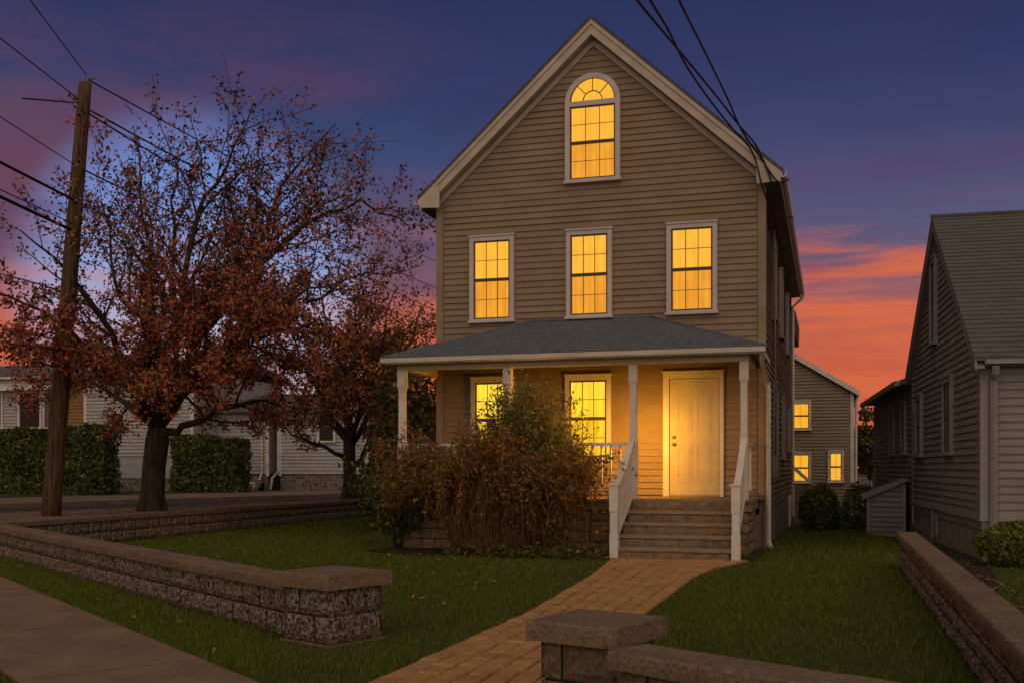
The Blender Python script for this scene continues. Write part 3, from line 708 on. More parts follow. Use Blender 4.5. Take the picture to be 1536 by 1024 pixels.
# stair rails with newels
for (xb, xt) in ((-3.37, -3.30), (-1.42, -1.39)):
    yb, yt = 17.0, 18.17; root = MB()
    w = .075
    def tp(r0, r1, z0, z1): root.hexa([(xb - r0, yb - r0, z0), (xb + r0, yb - r0, z0), (xb + r0, yb + r0, z0), (xb - r0, yb + r0, z0), (xb - r1, yb - r1, z1), (xb + r1, yb - r1, z1), (xb + r1, yb + r1, z1), (xb - r1, yb + r1, z1)])
    tp(.07, .07, -.05, .42); tp(.062, .062, .421, .78); tp(.072, .072, .781, 1.2); tp(.09, .09, 1.201, 1.24)
    root.build('newel_post', M['trim'], H)
    rl = MB(); n = 14
    top = lambda s: 1.2 + (1.97 - 1.2) * (s ** 1.25); low = lambda s: .34 + (1.02 - .34) * s
    for i in range(n):
        s0, s1 = i / n, (i + 1) / n
        P = lambda s, z, k: (xb + (xt - xb) * s + k, yb + .05 + (yt - yb - .05) * s, z)
        rl.hexa([P(s0, top(s0) - .06, -.055), P(s0, top(s0) - .06, .055), P(s1, top(s1) - .06, .055), P(s1, top(s1) - .06, -.055), P(s0, top(s0), -.055), P(s0, top(s0), .055), P(s1, top(s1), .055), P(s1, top(s1), -.055)])
        rl.hexa([P(s0, low(s0) - .05, -.03), P(s0, low(s0) - .05, .03), P(s1, low(s1) - .05, .03), P(s1, low(s1) - .05, -.03), P(s0, low(s0), -.03), P(s0, low(s0), .03), P(s1, low(s1), .03), P(s1, low(s1), -.03)])
    for i in range(1, 11):
        s = i / 11; c = P(s, 0, 0)
        rl.box(c[0] - .019, c[0] + .019, c[1] - .019, c[1] + .019, low(s) + .001, top(s) - .061)
    rl.build('stair_rail', M['trim'], H)
# porch lantern on the house side of the post beside the steps
ln = MB(); lx, ly, lz = -3.315, 18.42, 2.1
ln.box(lx - .03, lx + .03, ly - .11, ly - .06, lz - .06, lz + .14); ln.box(lx - .058, lx + .058, ly - .052, ly + .058, lz + .038, lz + .05); ln.box(lx - .04, lx + .04, ly - .04, ly + .04, lz - .11, lz - .095)  # unseen hood set low and wide to keep the upper wall dark
for sx in (-1, 1):
    for sy in (-1, 1): ln.box(lx + sx * .036 - .004, lx + sx * .036 + .004, ly + sy * .036 - .004, ly + sy * .036 + .004, lz - .094, lz + .037)
ln.box(lx - .012, lx + .012, ly - .0605, ly - .0525, lz + .02, lz + .045)
ln.box(lx + .042, lx + .046, ly - .04, ly + .045, lz - .094, lz + .037)  # unseen opaque side panel, added to block spill onto the neighbour house
LAN = ln.build('porch_lantern', M['metal'], H)
bl = MB(); bl.tube([(lx, ly, lz - .094), (lx, ly, lz - .08), (lx, ly, lz - .06), (lx, ly, lz - .045)], [.012, .02, .02, .008], 10); bl.build('bulb', lit('bulb_glow', (1, .55, .15), (1, .6, .2), 3.0), LAN)
# rear wing and small lean-to hatch at the back corner
mb = MB(); mb.box(XL + .8, XR - .12, YB + .01, 37.5, -.4, 5.7); mb.courses((XR - .12, YB, 0), Y_, Z_, X_, .4, 5.7, SID, lambda z: (.02, 4.2)); mb.build('rear_wing', M['siding'], H)
mb = MB(); mb.prism([(XR + .12, YB + .03, 5.62), (XR + .14, YB + .03, 6.25), (XC - .5, YB + .03, 6.9), (XL + .6, YB + .03, 6.0), (XL + .6, YB + .03, 5.62)], (0, 4.4, 0)); mb.build('rear_roof', M['roof'], H)
mb = MB(); mb.box(XR + .03, -.72, 34.2, 35.8, -.5, .95); mb.courses((XR, 34.2, 0), X_, Z_, -Y_, .35, .95, SID, lambda z: (.03, .43)); mb.build('cellar_hatch', M['siding'], H)
mb = MB(); mb.prism([(XR + .02, 34.05, 1.55), (-.6, 34.05, 1.06), (-.6, 34.05, .98), (XR + .02, 34.05, 1.45)], (0, 1.9, 0)); mb.build('cellar_hatch_roof', M['trim'], H)
mb = MB(); mb.box(XR + .013, XR + .05, 31.3, 31.4, -.35, .68); mb.box(XR + .013, XR + .05, 32.2, 32.3, -.35, .68); mb.box(XR + .013, XR + .035, 31.41, 32.19, -.3, .6); mb.build('cellar_door', M['trim'], H)
mb = MB(); mb.box(XR + .02, XR + .16, 22.0, 22.28, 1.3, 1.75); mb.tube([(XR + .09, 22.14, 1.75), (XR + .09, 22.14, 3.2), (XR + .06, 22.14, 6.3)], .02, 6); mb.build('electric_meter', M['metal'], H)

# ------------------------------------------------------------------ RIGHT NEIGHBOUR
TH = math.radians(3.35); N0 = (2.32, 18.31, 0)
R = thing('house', 'low dark grey clapboard house with steep gable at the right edge', 'house', N0, TH, local=True)
GL = 7.93; EZ2 = 3.37; RD = 4.1; RZ2 = 6.42; WX = 9.5
mb = MB(); S2 = (RZ2 - EZ2) / (RD + .05)
REZ = 3.75
S3 = (RZ2 - REZ) / (GL - RD)
mb.prism([(0, 0, .5), (0, GL, .5), (0, GL, REZ - .12), (0, RD, RZ2 - .12), (0, 0, EZ2 - .1)], (.1, 0, 0))
mb.box(.1, WX, 0, .1, .5, EZ2 - .1); mb.box(.1, WX, GL - .1, GL, 0, REZ - .15); mb.box(WX - .1, WX, .1, GL - .1, 0, EZ2 - .1)
def lim2(z):
    a = .16; b = GL - .05
    if z > EZ2 - .12: a = max(a, (z - EZ2 + .12) / S2)
    if z > REZ - .12: b = min(b, GL - (z - REZ + .12) / S3)
    return (-b, -a)
mb.courses((0, 0, 0), -Y_, Z_, -X_, .7, RZ2 - .14, .127, lim2)
mb.courses((0, 0, 0), X_, Z_, -Y_, .7, EZ2 - .1, .127, lambda z: (.21, WX))
mb.build('wall', M['greysid'], R)
mb = MB(); mb.box(.02, WX, .02, GL, -.3, .68); mb.build('foundation', M['found'], R)
mb = MB(); mb.prism([(-.028, -.028, .66), (.1, -.028, .66), (.1, 0, .66), (0, 0, .66), (0, .15, .66), (-.028, .15, .66)], (0, 0, EZ2 - .76)); mb.build('corner_board', M['greytrim'], R)
mb = MB(); mb.box(-.03, .0, GL - .045, GL + .06, .2, REZ - .1); mb.build('corner_board', M['greytrim'], R)
mb = MB(); mb.box(-.034, .01, -.03, GL, .64, .70); mb.box(.011, WX, -.034, .01, .64, .70); mb.build('water_table', M['greytrim'], R)
mb = MB()
upf = Vector((0, RD + .25, RZ2 - (EZ2 - S2 * .25))).normalized(); nf = Vector((0, -upf.z, upf.y))
LF = (Vector((0, RD, RZ2)) - Vector((0, -.25, EZ2 - S2 * .2))).length
OX = -.16
mb.courses((OX, -.25, EZ2 - S2 * .2), X_, (Vector((0, RD, RZ2)) - Vector((0, -.25, EZ2 - S2 * .2))).normalized(), nf, 0, LF, .15, lambda z: (0, WX), .018, .003)
mb.prism([(OX, -.25, EZ2 - S2 * .2), (OX, RD, RZ2), (OX, RD, RZ2 - .07), (OX, -.25, EZ2 - S2 * .2 - .05)], (WX, 0, 0))
mb.prism([(OX, GL + .2, REZ - S3 * .2), (OX, RD + .001, RZ2), (OX, RD + .001, RZ2 - .07), (OX, GL + .2, REZ - S3 * .2 - .06)], (WX, 0, 0))
mb.tube([(OX - .01, RD, RZ2 + .01), (OX + WX, RD, RZ2 + .01)], .05, 6)
mb.build('roof', M['groof'], R)
mb = MB()
for (ya, za, yb2, zb2) in ((-.25, EZ2 - S2 * .2, RD, RZ2), (GL + .2, REZ - S3 * .2, RD, RZ2)):
    mb.prism([(OX + .012, ya, za - .055), (OX + .012, yb2, zb2 - .075), (OX + .012, yb2, zb2 - .23), (OX + .012, ya, za - .19)], (.03, 0, 0))
    mb.prism([(OX + .043, ya, za - .15), (OX + .043, yb2, zb2 - .17), (OX + .043, yb2, zb2 - .19), (OX + .043, ya, za - .17)], (-OX - .043, 0, 0))
mb.build('rake_board', M['greytrim'], R)
mb = MB(); mb.box(.0, WX, -.29, -.2, EZ2 - .25, EZ2 - .18); mb.build('gutter', M['greytrim'], R)
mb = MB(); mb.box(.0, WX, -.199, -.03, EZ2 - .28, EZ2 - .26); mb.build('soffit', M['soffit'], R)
downspout(R, [(.16, -.25, EZ2 - .28), (.16, -.22, EZ2 - .4), (.16, -.09, EZ2 - .5), (.16, -.09, .2)], 'greytrim', .055)
def wl(yc, z0, w, hh, par=R, **k): window(par, (0, yc, z0), -Y_, -X_, w, hh, 2, 1, M['glass'], trim='greytrim', t=.09, **k)
wl(4.64, 3.95, .66, 1.75); wl(2.95, 1.72, .95, 1.45); wl(6.7, 1.72, .9, 1.35)
mb = MB(); mb.box(-.03, .018, 4.95, 5.0, .05, .62); mb.box(-.012, .018, 4.55, 4.95, .12, .55); mb.build('cellar_vent', M['greytrim'], R)
# wing behind
mb = MB(); WL = 17.0; WZ = 3.45; wx0 = .03
mb.box(wx0, 5, GL + .01, WL, -.5, WZ); mb.courses((wx0, GL, 0), -Y_, Z_, -X_, .5, WZ, .127, lambda z: (-(WL - GL), -.07)); mb.build('wing', M['greysid'], R)
mb = MB(); mb.prism([(wx0 - .3, GL + .21, WZ + .0), (wx0 - .3, GL + .21, WZ + .1), (2.6, GL + .21, WZ + 1.1), (5.3, GL + .21, WZ + .1), (5.3, GL + .21, WZ)], (0, WL - GL + .1, 0)); mb.build('wing_roof', M['groof'], R)
mb = MB(); mb.box(wx0 - .42, wx0 - .301, GL + .21, WL + .3, WZ - .04, WZ + .08); mb.build('wing_gutter', M['greytrim'], R)
for yc, w in ((9.6, .8), (12.0, .8)):
    window(R, (wx0, yc, 1.8), -Y_, -X_, w, 1.3, 2, 1, M['glass'], trim='greytrim', t=.09)
mb = MB(); mb.box(wx0 - .04, wx0, WL - .12, WL, 0, WZ - .05); mb.build('corner_board', M['greytrim'], R)

# lean-to hatch against the neighbour
S = thing('lean_to', 'small lean-to cellar hatch with sloping roof against the grey neighbour house', 'hatch', (1.25, 27.0, 0))
x0, x1, ya, yb = .86, 1.66, 26.7, 28.6; gz = -.2
mb = MB(); mb.prism([(x0, ya, gz - .1), (x1, ya, gz - .1), (x1, ya, 1.12), (x0, ya, .78)], (0, yb - ya, 0))
mb.courses((x0, ya, 0), X_, Z_, -Y_, gz + .05, 1.1, .12, lambda z: (.06 if z < .74 else .06 + (z - .74) / .42, x1 - x0 - .03), .036)
mb.courses((x0, ya, 0), -Y_, Z_, -X_, gz + .05, .76, .12, lambda z: (-(yb - ya), -.06), .036); mb.build('wall', M['greysid'], S)
for (a_, b_, c_) in ((x0 - .02, x0 + .05, .80), (x1 - .02, x1 + .06, 1.1)):
    mb = MB(); mb.box(a_, b_, ya - .05, ya - .001, gz - .1, c_); mb.build('corner_board', M['greytrim'], S)
mb = MB(); mb.prism([(x0 - .12, ya - .1, .80), (x1 + .1, ya - .1, 1.24), (x1 + .1, ya - .1, 1.17), (x0 - .12, ya - .1, .72)], (0, yb - ya + .2, 0)); mb.build('roof', M['greytrim'], S)

# ------------------------------------------------------------------ BACK HOUSE
B = thing('house', 'taupe house with three lit windows standing behind the back lawn', 'house', (-3.1, 42, -.3))
bx0, bx1, by = -7.2, .85, 42.0; bxc = (bx0 + bx1) / 2; BE, BS = 4.35, .62
BP = BE + BS * (bx1 - bxc)
mb = MB(); mb.prism([(bx0, by, -.6), (bx1, by, -.6), (bx1, by, BE), (bxc, by, BP), (bx0, by, BE)], (0, 9, 0))
def limb(z):
    hw = bx1 - bxc - .12
    if z > BE: hw = min(hw, (BP - z) / BS)
    return (-hw, hw)
mb.courses((bxc, by, 0), X_, Z_, -Y_, -.2, BP - .05, .125, limb, .04); mb.build('wall', M['taupe'], B)
mb = MB()
for sd in (1, -1):
    hw = bx1 - bxc + .22
    mb.prism([(bxc, by - .2, BP + .14), (bxc + sd * hw, by - .2, BP + .14 - BS * hw), (bxc + sd * hw, by - .2, BP - .0 - BS * hw), (bxc, by - .2, BP)], (0, 9.4, 0))
mb.build('roof', M['roof'], B)
mb = MB()
for sd in (1, -1):
    hw = bx1 - bxc + .23
    mb.prism([(bxc, by - .235, BP + .16), (bxc + sd * hw, by - .235, BP + .16 - BS * hw), (bxc + sd * hw, by - .235, BP - .05 - BS * hw), (bxc, by - .235, BP - .05)], (0, .03, 0))
mb.build('rake_board', M['trim'], B)
mb = MB(); mb.box(bx1 - .11, bx1 + .02, by - .03, by, -.5, BE - .05); mb.build('corner_board', M['trim'], B)
downspout(B, [(bx1 + .2, by + .1, BE - .08), (bx1 + .1, by + .02, BE - .35), (bx1 + .08, by + .02, -.4)], r=.05)
for (x0_, x1_, za, zb) in ((-1.5, -.69, 2.9, 4.02), (-1.5, -.69, .88, 2.06), (-.08, .5, .9, 2.12)):
    window(B, ((x0_ + x1_) / 2, by, za), X_, -Y_, x1_ - x0_, zb - za, 2, 1, BK_HI, BK_HI, t=.08, trim='trim', k0=.05, prj=.1)

# ------------------------------------------------------------------ LEFT HOUSES
def simple_window(par, x, z0, w, hh, y, hi=None, **k): return window(par, (x, y, z0), X_, -Y_, w, hh, k.pop('cols', 1), 1, hi or M['glass'], trim='whitetrim', t=.1, k0=.055, prj=.11, **k)
Wd = thing('house', 'pale house with a bay window and stone base behind the tall hedge at far left', 'house', (-33.5, 41, .44))
mb = MB(); mb.box(-32.9, -27.2, 41, 49, 1.0, 5.75); mb.courses((-32.9, 41, 0), X_, Z_, -Y_, 2.0, 5.75, .16, lambda z: (0, 5.7), .045)
mb.box(-43, -33.0, 42.5, 50, .4, 5.75); mb.courses((-43, 42.5, 0), X_, Z_, -Y_, 1.5, 5.75, .16, lambda z: (0, 10), .045)
mb.build('wall', M['whitesid'], Wd)
mb = MB(); mb.box(-32.85, -27.25, 41.03, 48.9, .3, 1.98); mb.build('foundation', M['rubble'], Wd)
mb = MB(); mb.box(-34.4, -33.02, 41.6, 42.48, .4, 5.4); mb.courses((-34.4, 41.6, 0), X_, Z_, -Y_, 1.2, 5.4, .16, lambda z: (0, 1.4), .045); mb.build('entry_wall', M['brownsid'], Wd)
mb = MB(); mb.box(-39.5, -34.42, 41.2, 42.48, .4, 5.1); mb.courses((-39.5, 41.2, 0), X_, Z_, -Y_, 1.2, 5.1, .16, lambda z: (0, 5.1), .045); mb.build('bay', M['whitesid'], Wd)
mb = MB(); mb.box(-39.9, -34.0, 40.8, 42.48, 5.11, 5.4); mb.box(-39.7, -34.2, 41.0, 42.47, 5.41, 5.62); mb.box(-40.1, -33.8, 40.6, 42.46, 5.63, 5.72); mb.build('bay_cornice', M['whitetrim'], Wd)
mb = MB(); mb.prism([(-40.1, 40.6, 5.73), (-33.8, 40.6, 5.73), (-33.8, 42.4, 6.4), (-40.1, 42.4, 6.4)], (0, 0, .05)); mb.build('bay_roof', M['groof'], Wd)
simple_window(Wd, -38.3, 3.3, 1.3, 1.8, 41.2); simple_window(Wd, -36.1, 3.3, 1.35, 1.8, 41.2); simple_window(Wd, -34.95, 3.3, .8, 1.8, 41.2, hi=M['blind'])
simple_window(Wd, -31.1, 3.1, .85, .95, 41)
mb = MB(); mb.prism([(-33.3, 40.6, 5.75), (-26.8, 40.6, 5.75), (-26.8, 45, 6.7), (-33.3, 45, 6.7)], (0, 0, .1)); mb.prism([(-33.3, 45.01, 6.7), (-26.8, 45.01, 6.7), (-26.8, 49.4, 5.75), (-33.3, 49.4, 5.75)], (0, 0, .1))
mb.prism([(-43.3, 42.1, 5.75), (-33.31, 42.1, 5.75), (-33.31, 46, 6.6), (-43.3, 46, 6.6)], (0, 0, .1)); mb.build('roof', M['groof'], Wd)
for a_ in (-32.95, -27.3): mb = MB(); mb.box(a_, a_ + .15, 40.96, 41.0, 1.9, 5.75); mb.build('corner_board', M['whitetrim'], Wd)

W2 = thing('house', 'white clapboard house with downspouts and a stepped entry beyond the second hedge', 'house', (-22.5, 43.3, .44))
mb = MB(); mb.box(-24.0, -19.6, 43, 52, 1.2, 4.0); mb.courses((-24.0, 43, 0), X_, Z_, -Y_, 1.2, 4.0, .16, lambda z: (0, 4.4), .045)
mb.box(-28.0, -24.55, 43, 52, 1.2, 4.0); mb.courses((-28, 43, 0), X_, Z_, -Y_, 1.2, 4.0, .16, lambda z: (0, 3.45), .045)
mb.build('wall', M['whitesid'], W2)
mb = MB(); mb.box(-24.55, -24.0, 44.6, 52, .4, 4.0); mb.courses((-24.55, 44.6, 0), X_, Z_, -Y_, .8, 4.0, .14, lambda z: (0, .55), .045); mb.build('entry_wall', M['brownsid'], W2)
mb = MB(); mb.box(-23.95, -19.65, 43.02, 51.9, .3, 1.18); mb.box(-27.95, -24.6, 43.02, 51.9, .3, 1.18); mb.build('foundation', M['rubble'], W2)
for a_ in (-24.03, -19.72, -24.66): mb = MB(); mb.box(a_, a_ + .15, 42.95, 43.0, 1.1, 4.0); mb.build('corner_board', M['whitetrim'], W2)
mb = MB(); mb.prism([(-28.3, 42.6, 4.0), (-19.3, 42.6, 4.0), (-19.3, 47, 5.0), (-28.3, 47, 5.0)], (0, 0, .1)); mb.prism([(-28.3, 47.01, 5.0), (-19.3, 47.01, 5.0), (-19.3, 52, 4.0), (-28.3, 52, 4.0)], (0, 0, .1)); mb.build('roof', M['groof'], W2)
simple_window(W2, -25.72, 2.2, .45, .55, 43); simple_window(W2, -21.6, 2.6, .9, 1.5, 43)
downspout(W2, [(-24.0, 42.9, 3.9), (-24.0, 42.9, 1.3), (-24.25, 42.8, 1.0), (-24.35, 42.8, .5)], 'whitetrim', .06)
downspout(W2, [(-24.85, 42.9, 3.9), (-24.85, 42.9, 1.25), (-25.0, 42.7, .5)], 'whitetrim', .06)
mb = MB()
for i in range(3): mb.box(-26.0 + i * .02, -24.75, 42.2 + i * .25, 42.95, .44, .6 + i * .16)
mb.build('entry_steps', M['conc'], W2)
mb = MB(); mb.tube([(-26.1, 42.15, .95), (-24.75, 42.15, .75)], .05, 4); mb.tube([(-26.05, 42.15, .44), (-26.05, 42.15, .97)], .04, 4); mb.tube([(-24.8, 42.15, .44), (-24.8, 42.15, .76)], .04, 4); mb.build('handrail', M['whitetrim'], W2)

# ------------------------------------------------------------------ hedges
def hedge(label, x0, x1, y0, y1, z0, z1, n, seed):
    root = thing('hedge', label, 'hedge', ((x0 + x1) / 2, (y0 + y1) / 2, z0))
    rr = np.random.default_rng(seed); P = []; D = []
    lx, ly, lz = x1 - x0, y1 - y0, z1 - z0
    areas = np.array([lx * lz, lx * ly, ly * lz, ly * lz, lx * lz * .3]); pr = areas / areas.sum(); pick = rr.choice(5, n, p=pr)
    u, v = rr.uniform(size=n), rr.uniform(size=n); dep = rr.uniform(-.03, .14, n)
    out = np.zeros((n, 3)); nn = np.zeros((n, 3))
    for i, (fn, nv) in enumerate(((lambda u, v, d: (x0 + u * lx, y0 + d, z0 + v * lz), (0, -1, 0)), (lambda u, v, d: (x0 + u * lx, y0 + v * ly, z1 - d), (0, 0, 1)), (lambda u, v, d: (x1 - d, y0 + u * ly, z0 + v * lz), (1, 0, 0)),
                                  (lambda u, v, d: (x0 + d, y0 + u * ly, z0 + v * lz), (-1, 0, 0)), (lambda u, v, d: (x0 + u * lx, y1 - d, z0 + v * lz), (0, 1, 0)))):
        k = pick == i; a, b, c = fn(u[k], v[k], dep[k]); out[k] = np.stack([np.broadcast_to(a, k.sum()), np.broadcast_to(b, k.sum()), np.broadcast_to(c, k.sum())], 1); nn[k] = nv
    w = .07 * np.sin(out[:, 0] * 2.1 + seed) + .06 * np.sin(out[:, 2] * 3.3 + out[:, 0]) + .05 * np.sin(out[:, 0] * 5.7)
    out += nn * w[:, None]
    V, F = leaf_quads(out, .11, normals=nn, nspread=.7, aspect=1.5)
    mi = RNG.choice(2, size=len(F), p=[.8, .2]); fastmesh('foliage', V, F, [M['leaf_hedge'], M['leaf_box']], root, mi)
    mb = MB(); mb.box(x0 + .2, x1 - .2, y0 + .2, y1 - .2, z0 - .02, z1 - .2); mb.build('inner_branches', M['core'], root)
hedge('tall clipped hedge at the left edge behind the utility pole', -34.5, -26.6, 34.1, 35.3, .44, 3.0, 11000, 3)
hedge('clipped hedge to the right of the nearest tree trunk', -26.5, -23.4, 38.3, 39.6, .44, 2.72, 6500, 5)

# ------------------------------------------------------------------ trees
def rot_about(v, axis, ang): return Matrix.Rotation(ang, 3, axis) @ v
class Tree:
    env = None
    def __init__(s, seed): s.rng = random.Random(seed); s.mb = MB(); s.tips = []; s.tw = MB()
    def branch(s, pts, r0, r1, lvl, maxl, spawn=True, n=6, dens=1.0, big=False):
        rads = [r0 + (r1 - r0) * (i / (len(pts) - 1)) ** .8 for i in range(len(pts))]
        s.mb.tube(pts, rads, n, cap=False)
        if not spawn: return
        tot = sum((pts[i + 1] - pts[i]).length for i in range(len(pts) - 1))
        if lvl >= maxl:
            for i in range(len(pts) - 1):
                a, b = pts[i], pts[i + 1]; m = max(1, int((b - a).length / .024 * dens))
                for k in range(m): s.tips.append((a + (b - a) * s.rng.random()))
            return
        k = max(2, int(tot / (.46 if lvl == 0 else .30)))
        for q in range(k):
            t = (.22 if lvl == 0 else .12) + (.80 if lvl == 0 else .88) * (q + s.rng.random()) / k
            t = min(t, .985); d = t * tot; i = 0
            while i < len(pts) - 2 and d > (pts[i + 1] - pts[i]).length: d -= (pts[i + 1] - pts[i]).length; i += 1
            seg = pts[i + 1] - pts[i]; p = pts[i] + seg * min(1, d / max(seg.length, 1e-6)); dr = seg.normalized()
            ax = dr.orthogonal().normalized(); ax = rot_about(ax, dr, s.rng.uniform(0, 2 * PI))
            nd = rot_about(dr, ax, math.radians(s.rng.uniform(28, 68))); nd.z += .16; nd.normalize()
            L = (tot * .42 if lvl == 0 else tot * .55) * s.rng.uniform(.55, 1.15) * (1.12 - .55 * t)
            L = max(L, .35); np_ = 5 if lvl == 0 else 4; cur = p; q2 = [p]; dd = nd
            for j in range(np_ - 1):
                dd = (dd + Vector((s.rng.gauss(0, .17), s.rng.gauss(0, .17), s.rng.gauss(.04, .13)))).normalized(); nx_ = cur + dd * L / (np_ - 1)
                if s.env and s.env(nx_) > (1.45 if lvl == 0 and t > .6 else 1.2 if big else 1) + s.rng.uniform(-.12, .1): break
                cur = nx_; q2.append(cur)
            if len(q2) < 2: continue
            rb = (r0 + (r1 - r0) * t) * s.rng.uniform(.42, .6); rb = max(rb, .007)
            s.branch(q2, rb, max(rb * .3, .004), lvl + 1, maxl, True, 5 if lvl == 0 else 3, dens, lvl == 0 and t > .6)
    def path(s, pix, d0, wob=.06):
        P = [at_depth(u, v, d0 + dd) for u, v, dd in pix]; out = []
        for i in range(len(P) - 1):
            for k in range(3):
                q = P[i].lerp(P[i + 1], k / 3); q += Vector((s.rng.gauss(0, wob), s.rng.gauss(0, wob), s.rng.gauss(0, wob))) * (1 if (i or k) else 0); out.append(q)
        out.append(P[-1]); return out
def make_tree(label, d0, trunk, limbs, seed, mats, wfun, lsize, maxl=2, zbase=.44, per=1.0, spread=.12, env=None, low=0.0):
    base = at_depth(*trunk[0][:2], d0)
    root = thing('tree', label, 'tree', (base.x, base.y, zbase))
    T = Tree(seed)
    if env:
        ec = at_depth(env[0], env[1], d0); T.env = lambda p: ((((p.x - ec.x) ** 2 + (p.y - ec.y) ** 2) / env[2] ** 2) + ((p.z - ec.z) / (env[3] if p.z > ec.z else env[4])) ** 2)
    pts = [at_depth(u, v, d0) for u, v, r in trunk]; pts[0].z = zbase - .1
    T.mb.tube(pts, [r for _, _, r in trunk], 12, cap=False)
    # root flare
    for k in range(6):
        a = 2 * PI * k / 6 + .4; r = trunk[0][2]
        T.mb.tube([pts[0] + Vector((math.cos(a) * r * 1.12, math.sin(a) * r * 1.12, .02)), pts[0] + Vector((math.cos(a) * r * .9, math.sin(a) * r * .9, .25)), pts[0] + Vector((math.cos(a) * r * .5, math.sin(a) * r * .5, .7))], [r * .22, r * .26, r * .26], 6, cap=False)
    T.mb.build('trunk', M['bark'], root)
    T.mb = MB()
    for lm in limbs:
        T.branch(T.path(lm[0], d0), lm[1], lm[2], 0, maxl, True, 8, lm[3] if len(lm) > 3 else 1.0)
    T.mb.build('branches', M['bark'], root)
    C = np.array([tuple(t) for t in T.tips]); m = int(per); C = np.repeat(C, max(1, m), axis=0)
    C = C[RNG.uniform(size=len(C)) < (per if per < 1 else 1)]
    C = np.concatenate([C, C[C[:, 2] < low], C[C[:, 2] < low - .9]])
    C = C + RNG.normal(size=C.shape) * spread
    C = C[C[:, 2] > 2.0]
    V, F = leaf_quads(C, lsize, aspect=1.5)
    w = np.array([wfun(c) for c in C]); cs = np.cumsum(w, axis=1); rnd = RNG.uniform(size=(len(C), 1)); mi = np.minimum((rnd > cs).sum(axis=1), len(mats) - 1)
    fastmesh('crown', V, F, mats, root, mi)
    print('TREE', label[:30], len(C))
    return root
LM = [M['leaf_red'], M['leaf_brown'], M['leaf_dark'], M['leaf_olive']]
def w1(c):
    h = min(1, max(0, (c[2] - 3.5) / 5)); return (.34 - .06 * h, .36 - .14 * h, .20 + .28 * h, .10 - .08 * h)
def w2(c): return (.22, .28, .16, .34)
make_tree('spreading red-leaved tree by the utility pole', 25.6,
    [(228, 775, .31), (229, 740, .28), (231, 700, .27), (236, 660, .28), (238, 640, .24)],
    [([(238, 650, 0), (275, 640, -.2), (330, 612, -.6), (400, 603, -1.2), (470, 600, -1.6)], .12, .02, 1.1),
     ([(236, 645, 0), (262, 585, .3), (318, 470, .8), (392, 352, 1.2), (440, 255, 1.3), (503, 186, 1.4)], .15, .012, .8),
     ([(300, 505, .7), (370, 410, 0), (460, 340, -.8), (545, 300, -1.2), (618, 345, -1.6)], .10, .012, .9),
     ([(236, 640, 0), (250, 560, -.6), (272, 440, -1.0), (300, 320, -1.3), (340, 250, -1.6), (380, 155, -1.7)], .13, .012, .75),
     ([(234, 645, 0), (225, 575, .8), (225, 450, 1.6), (215, 330, 2.0), (200, 190, 2.2)], .13, .012, .8),
     ([(233, 640, 0), (200, 565, -.5), (150, 470, -1.1), (95, 400, -1.8), (30, 345, -2.2)], .13, .014, 1.15),
     ([(233, 640, 0), (195, 570, -1.6), (130, 520, -3.2), (70, 470, -4.2), (-20, 440, -4.8)], .11, .014, 1.2),
     ([(240, 640, 0), (290, 570, -2.0), (350, 500, -3.4), (430, 450, -4.2), (520, 420, -4.4)], .11, .014, 1.2),
     ([(236, 640, 0), (240, 570, -2.0), (215, 490, -3.6), (180, 430, -4.6), (150, 300, -4.6)], .11, .014, 1.0),
     ([(238, 640, 0), (280, 590, 2.0), (360, 520, 3.4), (450, 480, 4.0)], .11, .014, 1.0),
     ([(240, 640, 0), (262, 570, 1.6), (262, 430, 3.0), (262, 300, 3.4), (270, 215, 3.4)], .11, .014, .8),
     ([(300, 505, .7), (345, 430, 1.6), (420, 345, 2.2), (490, 300, 2.4), (552, 262, 2.4)], .09, .012, .9),
     ([(262, 585, .3), (330, 530, -.6), (420, 480, -1.4), (520, 420, -2.0), (600, 400, -2.2)], .09, .012, 1.0),
     ([(234, 645, 0), (185, 600, 1.2), (110, 560, 2.0), (30, 525, 2.4)], .10, .014, 1.2),
     ([(236, 640, 0), (270, 600, -1.0), (300, 540, -2.4), (310, 470, -3.2), (330, 400, -3.2)], .10, .014, 1.1),
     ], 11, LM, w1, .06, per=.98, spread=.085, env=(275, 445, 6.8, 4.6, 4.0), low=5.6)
make_tree('smaller olive and russet tree between the side pavement and the porch', 34.0,
    [(525, 755, .26), (525, 720, .21), (524, 690, .2), (524, 660, .19)],
    [([(524, 665, 0), (528, 590, -.3), (535, 500, -.5), (540, 400, -.6)], .13, .014, 1.1),
     ([(524, 670, 0), (555, 620, .3), (590, 560, .6), (625, 490, .8), (640, 450, .8)], .11, .014, 1.1),
     ([(524, 665, 0), (490, 610, -.4), (450, 540, -1.0), (425, 470, -1.4)], .11, .014, 1.1),
     ([(522, 690, 0), (485, 672, -.5), (440, 650, -1.2), (395, 630, -1.8)], .09, .014, 1.2),
     ([(528, 700, 0), (548, 680, -.4), (585, 655, -1.0), (625, 620, -1.4)], .09, .014, 1.2),
     ([(524, 665, 0), (510, 580, 1.4), (490, 480, 2.2), (480, 410, 2.4)], .10, .014, 1.1),
     ([(524, 665, 0), (550, 600, -1.6), (575, 520, -2.6), (590, 440, -2.8)], .10, .014, 1.1),
     ([(524, 665, 0), (540, 610, -2.0), (520, 560, -3.0), (500, 520, -3.2)], .09, .014, 1.2),
     ([(524, 665, 0), (480, 620, 1.6), (440, 590, 2.6), (420, 560, 3.0)], .09, .014, 1.1),
     ], 23, [M['leaf_orange']] + LM[1:], w2, .08, per=1.0, spread=.13, env=(520, 560, 3.6, 3.9, 3.2), low=6.2)

